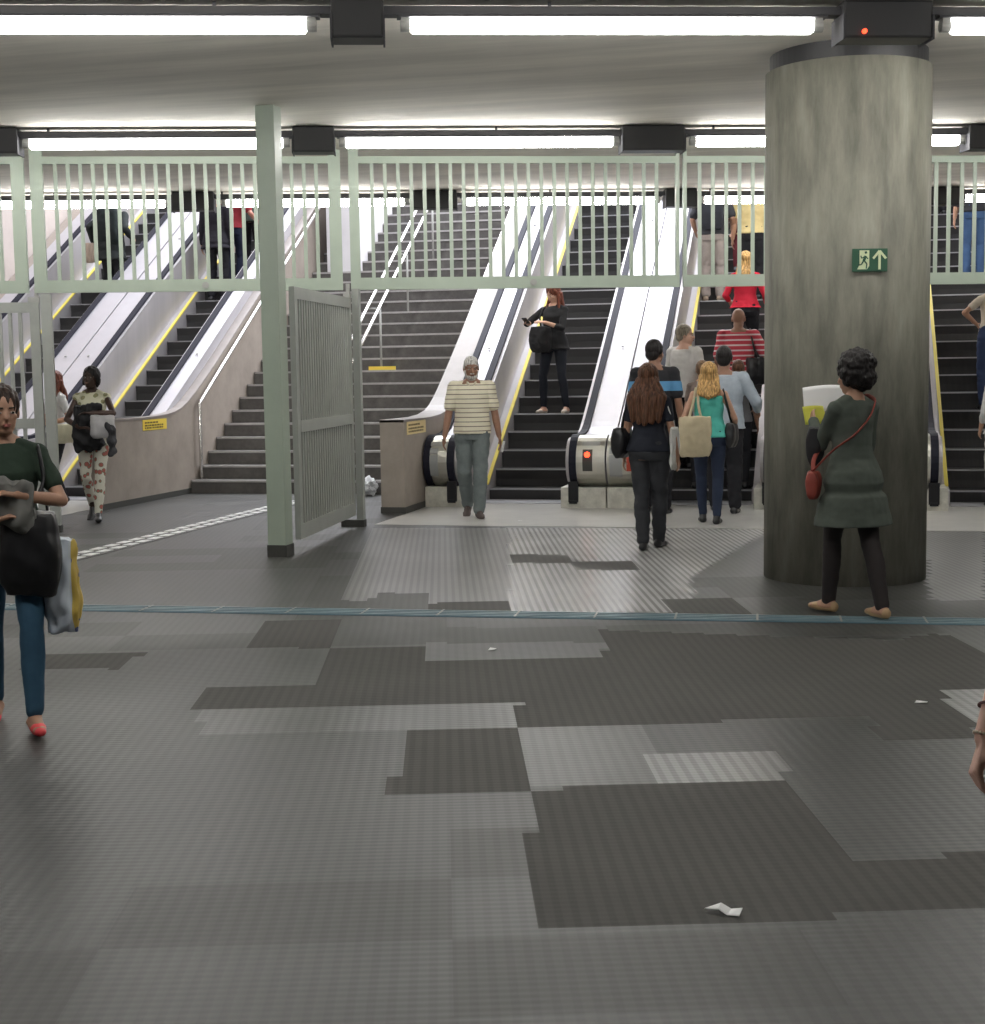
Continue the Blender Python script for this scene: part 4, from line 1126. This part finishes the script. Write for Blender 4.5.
# plastic carrier bag
pb = FP(-.245, .10, .96)
M['bagprint'] = None
def plastic_mat():
    m, nt, b = nodes('printed_plastic_film'); b.inputs['Roughness'].default_value = .35
    tc = nt.nodes.new('ShaderNodeTexCoord'); sp = nt.nodes.new('ShaderNodeSeparateXYZ'); nt.links.new(tc.outputs['Object'], sp.inputs[0])
    n = nt.nodes.new('ShaderNodeTexVoronoi'); n.inputs['Scale'].default_value = 16; nt.links.new(tc.outputs['Object'], n.inputs['Vector'])
    r = nt.nodes.new('ShaderNodeValToRGB'); r.color_ramp.interpolation = 'CONSTANT'; e = r.color_ramp.elements
    e[0].position = 0; e[0].color = (.10, .12, .25, 1); e[1].position = .22; e[1].color = (.62, .45, .10, 1)
    nt.links.new(n.outputs['Distance'], r.inputs['Fac'])
    g = nt.nodes.new('ShaderNodeMath'); g.operation = 'GREATER_THAN'; g.inputs[1].default_value = .055; nt.links.new(sp.outputs['X'], g.inputs[0])
    mx = nt.nodes.new('ShaderNodeMix'); mx.data_type = 'RGBA'; mx.inputs['A'].default_value = (.60, .66, .74, 1)
    nt.links.new(g.outputs[0], mx.inputs['Factor']); nt.links.new(r.outputs['Color'], mx.inputs['B']); nt.links.new(mx.outputs['Result'], b.inputs['Base Color'])
    return m
bagmesh('carrier_bag', 'white and yellow plastic carrier bag hanging from the left woman\'s arm', 'bag', pb, 15, .085, .055, .42, plastic_mat(), 6, puff=.35, round_=.8)

# 3 woman in floral trousers by the left parapet
q = on_floor(101, 520)
fl = floral('floral_trousers', (.62, .60, .52), (.42, .12, .10), (.16, .19, .12)); fl2 = floral('floral_top', (.60, .58, .44), (.30, .26, .14), (.22, .25, .12))
NW, NWW, NP, NA = person('woman in floral trousers and sleeveless top hugging a coat and bag by the left parapet', (q.x - .02, q.y - .05, 0), 200, 1.67, 'f', 'dark', ('bob', 'black'),
    top=(fl2, .05, 1.0, .01), bottom=('slim', fl), shoes=(M['leather'],), hands=((-.02, .27, 1.22), (.10, .27, 1.06)), feet=((-.05, .20, .085), (.07, -.20, .14)), hy=-18, hp=-6, vox=.009, toes=(0, -30),
    poles=((-1, -.1, -.2), (1, -.3, -.4)), handdir=((1, .1, .05), (-1, .2, 0)), curl=(.5, .5))
bagmesh('coat', 'dark bundled coat hugged by the woman in floral trousers', 'coat', NP(.02, .19, 1.30), 200, .15, .085, .48, M['black'], 7)
bagmesh('handbag', 'pale grey handbag held by the woman in floral trousers', 'bag', NP(-.15, .30, 1.19), 200 + 10, .13, .06, .24, C('pale_bag_cloth', (.45, .44, .45)), 8, puff=.1)
bagmesh('jacket', 'dark sleeve and jacket hanging over the pale grey handbag', 'jacket', NP(-.24, .34, 1.10), 200 + 70, .05, .04, .34, C('grey_jacket', (.05, .05, .055)), 9)

# 4 person behind her
q = on_floor(60, 505)
whitet = C('white_tshirt', (.52, .52, .52)); blackj = C('black_trousers', (.018, .018, .022))
person('person with auburn hair and white t-shirt half hidden behind the left gate jamb', (q.x, q.y, 0), 150, 1.63, 'f', 'tan', ('shoulder', 'auburn'), top=(whitet, .6, .95, .02), bottom=('slim', blackj), shoes=(M['leather'],),
    hands=((-.22, .22, 1.08), (.12, .28, 1.05)), feet=((-.09, .12, .085), (.10, -.12, .10)), hp=10, toes=(0, -12))
bagmesh('handbag', 'pale cream bag carried by the auburn-haired person behind the gate jamb', 'bag', Vector((q.x + .20, q.y - .22, .98)), 30, .15, .07, .22, C('cream_bag_cloth', (.50, .48, .36)), 2.5)

# 5 older man in striped polo walking out
q = on_floor(475, 517)
polo = stripes('striped_polo_knit', (.74, .69, .54), (.15, .12, .10), .048, .17)
lj = C('faded_jeans', (.15, .175, .175), var=.2)
MW, MWW, MP, MA = person('grey-haired bearded man in a striped polo shirt and faded jeans walking from the escalator', (q.x - .02, q.y + .02, 0), 195, 1.72, 'm', 'brown', ('thin', 'grey'),
    top=(polo, .72, .90, .012), bottom=('pants', lj), shoes=(C('grey_shoes', (.10, .08, .075)),), hands=((-.29, .02, .86), (.30, .10, .86)), feet=((-.06, .14, .085), (.06, -.16, .125)), hy=6, hp=10, vox=.009, beard='grey', toes=(0, -26), build=1.06)
cm = MB(); c_ = MP(0, .06, 1.47)
mb = MB()                                           # collar
col_o = Blob()
for s in (-1, 1): col_o.cap(Vector((s * .058, .0, 1.475)), Vector((s * .030, .088, 1.425)), .017, .012)
col_o.build('collar', C('cream_collar', (.55, .50, .38)), MW, .005, 1, S=MA[2])
pf = MWW(0)
o = MB().box(-.012, .012, -.006, .006, -.07, .07, bev=.003).build('folded_paper', M['white']); o.location = pf + Vector((.03, -.03, -.02)); o.rotation_euler = (R(30), R(20), 0); tag(o, 'small white folded paper in the hand of the man in the striped polo', 'paper')

# 6 woman with phone on the near escalator
p = onstep(549, 4)
dk = C('black_jacket', (.020, .020, .022))
W5, W5W, W5P, A5 = person('woman with long auburn hair in black looking at her phone on the escalator', (p.x + .07, p.y + .03, p.z), 165, 1.66, 'f', 'fair', ('shoulder', 'auburn'),
    top=(dk, 1.35, .86, .025, 'jacket'), bottom=('slim', C('black_jeans', (.015, .017, .024))), shoes=(mat('pale_flats', (.55, .48, .42), .5), 'flat'),
    hands=((.02, .26, 1.22), (.20, .33, 1.21)), feet=((-.17, .0, .085), (.15, .04, .085)), hy=-25, hp=26, poles=((-1, -.5, -.5), (1, -.3, -.5)), handdir=((.5, .8, .1), (.2, .9, .1)))
o = MB().box(-.034, .034, -.005, .005, -.065, .065, bev=.004).build('phone', M['leather']); o.location = W5W(1, (-.03, .03, .02)); o.rotation_euler = (R(-60), 0, R(165)); tag(o, 'dark phone held by the auburn-haired woman on the escalator', 'phone')
hb = W5P(.14, .12, 1.17)
bagmesh('shoulder_bag', 'big round black bag at the hip of the woman with the phone', 'bag', hb, 165 - 15, .16, .10, .33, M['black'], 3, strap=[[hb, W5P(.16, .11, 1.3), W5P(.13, .02, 1.46), W5P(.15, -.10, 1.3), W5P(.16, -.03, 1.12)]], vox=.01)

# 7 long-haired woman from behind
q = on_floor(649, 549)
navy = C('dark_navy_top', (.022, .025, .036))
LW, LWW, LP, LA = person('woman with very long brown hair in dark clothes walking away in the centre', (q.x, q.y, 0), -6, 1.60, 'f', 'tan', ('long', 'brown'),
    top=(navy, .55, .92, .015), bottom=('pants', C('charcoal_trousers', (.042, .044, .05))), shoes=(M['leather'],), hands=((-.25, .05, .84), (.27, .05, .82)), feet=((-.03, -.10, .085), (.06, .16, .085)), hy=-6, vox=.009, build=1.04)
lb = LP(-.26, .02, 1.14)
bagmesh('shoulder_bag', 'black shoulder bag on the left side of the long-haired woman', 'bag', lb, 75, .13, .075, .26, M['leather'], 2.2, strap=[[lb, LP(-.21, -.05, 1.3), LP(-.14, 0, 1.475), LP(-.21, .09, 1.3), LP(-.26, .06, 1.12)]])
wb = LP(.235, .04, 1.14)
bagmesh('tote_bag', 'flat white bag hanging by the right arm of the long-haired woman', 'bag', wb, 85, .14, .022, .36, C('white_tote_cloth', (.62, .62, .60)), 1.2, puff=.05, strap=[[wb, LP(.20, -.05, 1.3), LP(.13, 0, 1.475), LP(.20, .08, 1.3), LP(.235, .05, 1.12)]])

# 8 woman in turquoise top with a cream tote
q = on_floor(709, 523)
teal = C('turquoise_top', (.10, .50, .42))
TW, TWW, TP, TA = person('blonde woman in a turquoise sleeveless top walking to the escalator', (q.x, q.y, 0), 2, 1.61, 'f', 'tan', ('shoulder', 'blonde'),
    top=(teal, -1, .93, .01), bottom=('slim', C('dark_blue_jeans', (.025, .035, .065))), shoes=(M['leather'],), hands=((-.24, .10, 1.0), (.26, .22, 1.02)), feet=((-.07, .06, .085), (.09, -.12, .085)), build=1.05)
tb = TP(-.14, -.145, 1.16)
cream = C('cream_canvas', (.52, .45, .31))
bagmesh('tote_bag', 'cream canvas tote bag on the shoulder of the woman in turquoise', 'bag', tb, 4, .165, .045, .40, cream, 3.1, puff=.06, round_=.6, strap=[[tb + Vector((-.06, 0, -.02)), TP(-.16, -.12, 1.30), TP(-.135, -.02, 1.48), TP(-.14, .06, 1.40), TP(-.2, .02, 1.2)], [tb + Vector((.06, 0, -.02)), TP(-.11, -.14, 1.30), TP(-.11, -.03, 1.485), TP(-.12, .06, 1.40), TP(-.16, .06, 1.2)]])
db = TP(.24, .02, 1.08)
bagmesh('shoulder_bag', 'dark shoulder bag on the right side of the woman in turquoise', 'bag', db, 80, .12, .05, .24, M['leather'], 1.7, strap=[[db, TP(.19, -.08, 1.3), TP(.14, -.01, 1.47), TP(.19, .08, 1.3), TP(.24, .04, 1.05)]])

# 9 man in pale blue shirt ahead of her
p = at_y(724, 400, 15.55)
person('dark-haired man in a pale grey-blue shirt in front of the woman in turquoise', (p.x, 15.55, 0), 0, 1.78, 'm', 'brown', ('short', 'black'), top=(C('pale_blue_shirt', (.36, .41, .47)), 1.9, .88, .015), bottom=('pants', blackj), shoes=(M['leather'],),
    hands=((-.28, .10, .92), (.33, .26, 1.06)), feet=((-.10, .1, .085), (.12, -.12, .085)), build=1.12)
# 10 man in dark t-shirt with blue band
p = at_y(655, 400, 15.40)
def bandmat():
    m, nt, b = nodes('black_tshirt_blue_band'); b.inputs['Roughness'].default_value = .85
    tc = nt.nodes.new('ShaderNodeTexCoord'); sp = nt.nodes.new('ShaderNodeSeparateXYZ'); nt.links.new(tc.outputs['Object'], sp.inputs[0])
    r = nt.nodes.new('ShaderNodeValToRGB'); r.color_ramp.interpolation = 'CONSTANT'; e = r.color_ramp.elements
    d = nt.nodes.new('ShaderNodeMath'); d.operation = 'MULTIPLY'; d.inputs[1].default_value = .5; nt.links.new(sp.outputs['Z'], d.inputs[0])
    e[0].position = 0; e[0].color = (.014, .014, .018, 1); e[1].position = .652; e[1].color = (.10, .28, .50, 1); x = e.new(.70); x.color = (.014, .014, .018, 1)
    nt.links.new(d.outputs[0], r.inputs['Fac']); nt.links.new(r.outputs['Color'], b.inputs['Base Color']); return m
person('man in black t-shirt with a blue band across the back, before the escalator', (p.x, 15.40, 0), -4, 1.86, 'm', 'brown', ('short', 'black'), top=(bandmat(), .7, .88, .015), bottom=('pants', blackj), shoes=(M['leather'],),
    hands=((-.27, .06, .86), (.27, .06, .86)), feet=((-.10, .08, .085), (.11, -.08, .085)), hy=-20)
# 11 man in white shirt looking back to the right
p = onstep(683, 1)
person('grey-haired man in a white shirt looking right over his shoulder on the escalator', (p.x + .02, p.y, p.z), -30, 1.72, 'm', 'fair', ('short', 'greybrown'), top=(C('white_shirt', (.56, .54, .52)), .75, .86, .02), bottom=('pants', blackj), shoes=(M['leather'],),
    hands=((-.25, .08, .88), (.27, .05, .86)), hy=-55, build=1.02)
# 12 partly hidden heads
p = onstep(704, 0); person('brown-haired person mostly hidden between the men on the escalator', (p.x - .02, p.y - .02, p.z), 0, 1.50, 'f', 'tan', ('short', 'lightbrown'), top=(C('taupe_top', (.22, .17, .15)), .6, .9), bottom=('slim', blackj), shoes=(M['leather'],))
p = onstep(738, 0); person('small person mostly hidden behind the man in the pale grey-blue shirt', (p.x, p.y + .02, p.z), 0, 1.50, 'f', 'brown', ('short', 'brown'), top=(C('grey_top', (.14, .14, .15)), .6, .9), bottom=('slim', blackj), shoes=(M['leather'],))
# 13 bald man in red and white stripes
p = onstep(738, 2)
SW, SWW, SP, SA = person('bald man in a red and white striped polo with a black bag on the escalator', (p.x, p.y + .04, p.z), -4, 1.70, 'm', 'brown', ('bald', ''), top=(stripes('red_white_stripes', (.42, .035, .055), (.60, .50, .50), .062, .30, off=.01), .85, .87, .02), bottom=('pants', blackj), shoes=(M['leather'],),
    hands=((-.28, .05, .88), (.33, .20, 1.05)), build=1.12)
sb = SP(.23, -.04, 1.12)
bagmesh('shoulder_bag', 'bulky black bag slung over the right shoulder of the striped bald man', 'bag', sb, 40, .15, .08, .32, M['leather'], 1.9, strap=[[sb, SP(.19, -.11, 1.3), SP(.14, 0, 1.50), SP(.2, .1, 1.3), SP(.23, .05, 1.1)]])
# 14 blonde woman in red
p = onstep(745, 6)
person('blonde woman in a bright red top on the escalator below the fence rail', (p.x, p.y, p.z), 0, 1.62, 'f', 'fair', ('shoulder', 'blonde', 1), top=(C('red_top', (.52, .02, .045)), 1.6, .96, .02), bottom=('pants', blackj), shoes=(M['leather'],), hands=((-.22, .16, 1.05), (.30, .12, .95)), hy=10, build=1.05)
# 15 yellow shirt
p = onstep(752, 11)
person('broad person in a pale yellow shirt and black trousers high on the escalator', (p.x, p.y, p.z), 0, 1.72, 'm', 'tan', ('short', 'darkbrown'), top=(C('pale_yellow_shirt', (.62, .50, .24)), .7, .93, .02), bottom=('pants', blackj), shoes=(M['leather'],), hands=((-.28, .05, .88), (.30, .12, .95)), build=1.1)
# 16 grey trousers with backpack
p = onstep(713, 11)
GW, GWW, GP, GA_ = person('person in beige-grey trousers with a dark backpack standing high on the escalator', (p.x, p.y - .03, p.z), 0, 1.74, 'm', 'tan', ('short', 'darkbrown'), top=(C('dark_shirt', (.04, .04, .045)), .8, .92, .02), bottom=('pants', C('beige_grey_trousers', (.32, .28, .26))), shoes=(C('beige_shoes', (.35, .28, .22)),), hands=((-.26, .14, 1.0), (.26, .14, 1.0)))
bagmesh('backpack', 'dark backpack on the person in beige-grey trousers', 'backpack', GP(0, -.19, 1.44), 0, .16, .10, .46, C('dark_backpack', (.03, .032, .04)), 2, strap=[[GP(-.1, -.14, 1.42), GP(-.12, 0, 1.50), GP(-.12, .13, 1.3)], [GP(.1, -.14, 1.42), GP(.12, 0, 1.50), GP(.12, .13, 1.3)]], vox=.01)
# 17 person with pink shirt farther up
p = onstep(733, 13)
person('person in a pink-red sleeveless top farther up behind the fence bars', (p.x - .05, p.y, p.z), 0, 1.62, 'f', 'red', ('bob', 'darkbrown'), top=(C('pink_top', (.45, .10, .12)), .3, .95), bottom=('slim', C('dark_red_skirt', (.15, .03, .04))), shoes=(M['leather'],), vox=.012)
# 18 bending figure with big dark bag on the leftmost escalator
p = onstep(117, 12)
EW, EWW, EP_, EA_ = person('figure in a big dark coat near the top of the leftmost escalator', (p.x, p.y, p.z), -8, 1.72, 'm', 'tan', ('short', 'darkbrown'), top=(C('dark_coat', (.022, .026, .026)), 1.9, .70, .05, 'coat'), bottom=('pants', blackj), shoes=(M['leather'],), hands=((-.34, .0, 1.0), (.30, .15, 1.05)), lean=12, build=1.25)
bagmesh('backpack', 'large dark backpack on the figure at the top of the leftmost escalator', 'backpack', EP_(.03, -.20, 1.46), -8, .22, .14, .58, C('black_green_backpack', (.018, .024, .024)), 3, vox=.012)
bagmesh('carrier_bag', 'pale beige bag held low by the coated figure on the leftmost escalator', 'bag', EP_(-.33, -.10, .96), -8, .12, .07, .30, C('beige_bag', (.45, .36, .29)), 3.5, vox=.012)
# 19 three dark figures on the second escalator
p = onstep(221, 12); person('dark-clothed person at the left on the second escalator behind the fence bars', (p.x, p.y, p.z), 0, 1.74, 'm', 'tan', ('short', 'black'), top=(C('black_coat', (.02, .018, .024)), 1.9, .80, .02, 'coat'), bottom=('pants', blackj), shoes=(M['leather'],), vox=.012)
p = onstep(238, 13); person('person in a dark red top beside the green post on the second escalator', (p.x, p.y, p.z), 0, 1.70, 'm', 'red', ('short', 'black'), top=(C('dark_red_top', (.28, .03, .04)), .7, .95, .02), bottom=('pants', C('navy_trousers', (.02, .025, .05))), shoes=(M['leather'],), hands=((-.25, .1, .9), (.38, .15, 1.05)), vox=.012)
p = onstep(256, 14); person('person in grey-green clothes partly behind the green post on the second escalator', (p.x, p.y, p.z), 0, 1.72, 'm', 'tan', ('short', 'black'), top=(C('grey_green_jacket', (.05, .065, .055)), 1.9, .85, .02, 'jacket'), bottom=('pants', blackj), shoes=(M['leather'],), vox=.012)
# 20 right escalator
p = onstep(971, 12); person('person in blue jeans high on the right escalator behind the bars', (p.x, p.y, p.z), 0, 1.72, 'm', 'tan', ('short', 'black'), top=(C('black_shirt', (.02, .02, .024)), .8, .93, .02), bottom=('pants', C('mid_blue_jeans', (.045, .09, .19))), shoes=(M['leather'],), vox=.012)
p = onstep(947, 17); person('person in a light blue shirt farthest up the right escalator', (p.x, p.y, p.z), 0, 1.6, 'm', 'tan', ('short', 'black'), top=(C('light_blue_shirt', (.16, .27, .42)), .8, .9, .02), bottom=('pants', blackj), shoes=(M['leather'],), vox=.012)
p = onstep(990, 4); person('person in a cream top with hand on hip at the right edge of the escalator', (p.x + .02, p.y, p.z), 8, 1.66, 'f', 'tan', ('short', 'darkbrown'), top=(C('cream_top', (.55, .48, .40)), .55, .98, .015), bottom=('pants', C('navy_blue_jeans', (.03, .045, .10))), shoes=(M['leather'],), hands=((-.20, .02, 1.08), (.2, .02, 1.08)), poles=((-1, -.5, 0), (1, -.5, 0)), handdir=((.5, .6, -.5), None))
q = on_floor(994, 507); person('person in pale grey clothes cut by the right edge near the escalator foot', (q.x + .07, q.y, 0), 12, 1.62, 'f', 'tan', ('bob', 'darkbrown'), top=(C('pale_grey_shirt', (.46, .46, .46)), 1.5, .85, .03), bottom=('pants', C('white_trousers', (.50, .49, .48))), shoes=(M['leather'],), hands=((-.22, .10, .90), (.2, .1, .9)))
# 21 foreground hand at the right edge
hx = on_floor(1010, 1010); 
tgt = EYEV + (fwd + rgt * ((981 - CX) / F_PX) - upv * ((756 - CY) / F_PX)) * 2.80   # wrist
Sg = 1.62 / 1.75; fa_ = R(195)
wl = Vector((-.30, .04, tgt.z / Sg))
off = Matrix.Rotation(fa_, 3, 'Z') @ (Vector((.37, .10, 0)) * Sg)
HW, HWW, HP_, HA_ = person('person whose bare hand and blue cuff reach in at the right edge', (tgt.x - off.x, tgt.y - off.y, 0), 195, 1.62, 'f', 'light', ('shoulder', 'brown'), top=(C('light_blue_blouse', (.16, .33, .52)), 1.40, .88, .02, 'blouse'), bottom=('slim', jeans), shoes=(M['leather'],),
    hands=((-.28, .05, .85), (.37, .10, tgt.z / Sg)), poles=((-.35, -1, -.2), (-.5, -1, 0)), vox=.0055, curl=(.5, 1.05), build=1.15)
a0, a1, a2 = HA_[0][1]; SS = HA_[2]
def band(t_, r_, th, name, label, m, beads=False):
    c = a1.lerp(a2, t_); ax = (a2 - a1).normalized(); u_ = ax.cross(Vector((0, 1, 0))).normalized(); v_ = ax.cross(u_)
    mb = MB()
    if beads:
        for k in range(22):
            a = 2 * PI * k / 22; p_ = (c + (u_ * math.cos(a) + v_ * math.sin(a)) * r_) * SS; mb.tube([p_ - Vector((0, 0, th)), p_, p_ + Vector((0, 0, th))], [th * .5, th, th * .5], n=6)
    else:
        pts = [(c + (u_ * math.cos(2 * PI * k / 24) + v_ * math.sin(2 * PI * k / 24)) * r_ + ax * .004 * math.sin(4 * PI * k / 24)) * SS for k in range(25)]
        mb.tube(pts, th, n=6)
    o = mb.build(name, m); o.location = HW.location; o.rotation_euler = HW.rotation_euler; return tag(o, label, 'bracelet')
band(.985, .0275, .0032, 'bracelet', 'pale beaded bracelet on the wrist at the right edge', mat('pale_beads', (.75, .68, .55), .3), True)
band(.74, .0345, .003, 'hair_band', 'thin dark red band round the forearm at the right edge', mat('dark_red_band', (.08, .01, .02), .6))
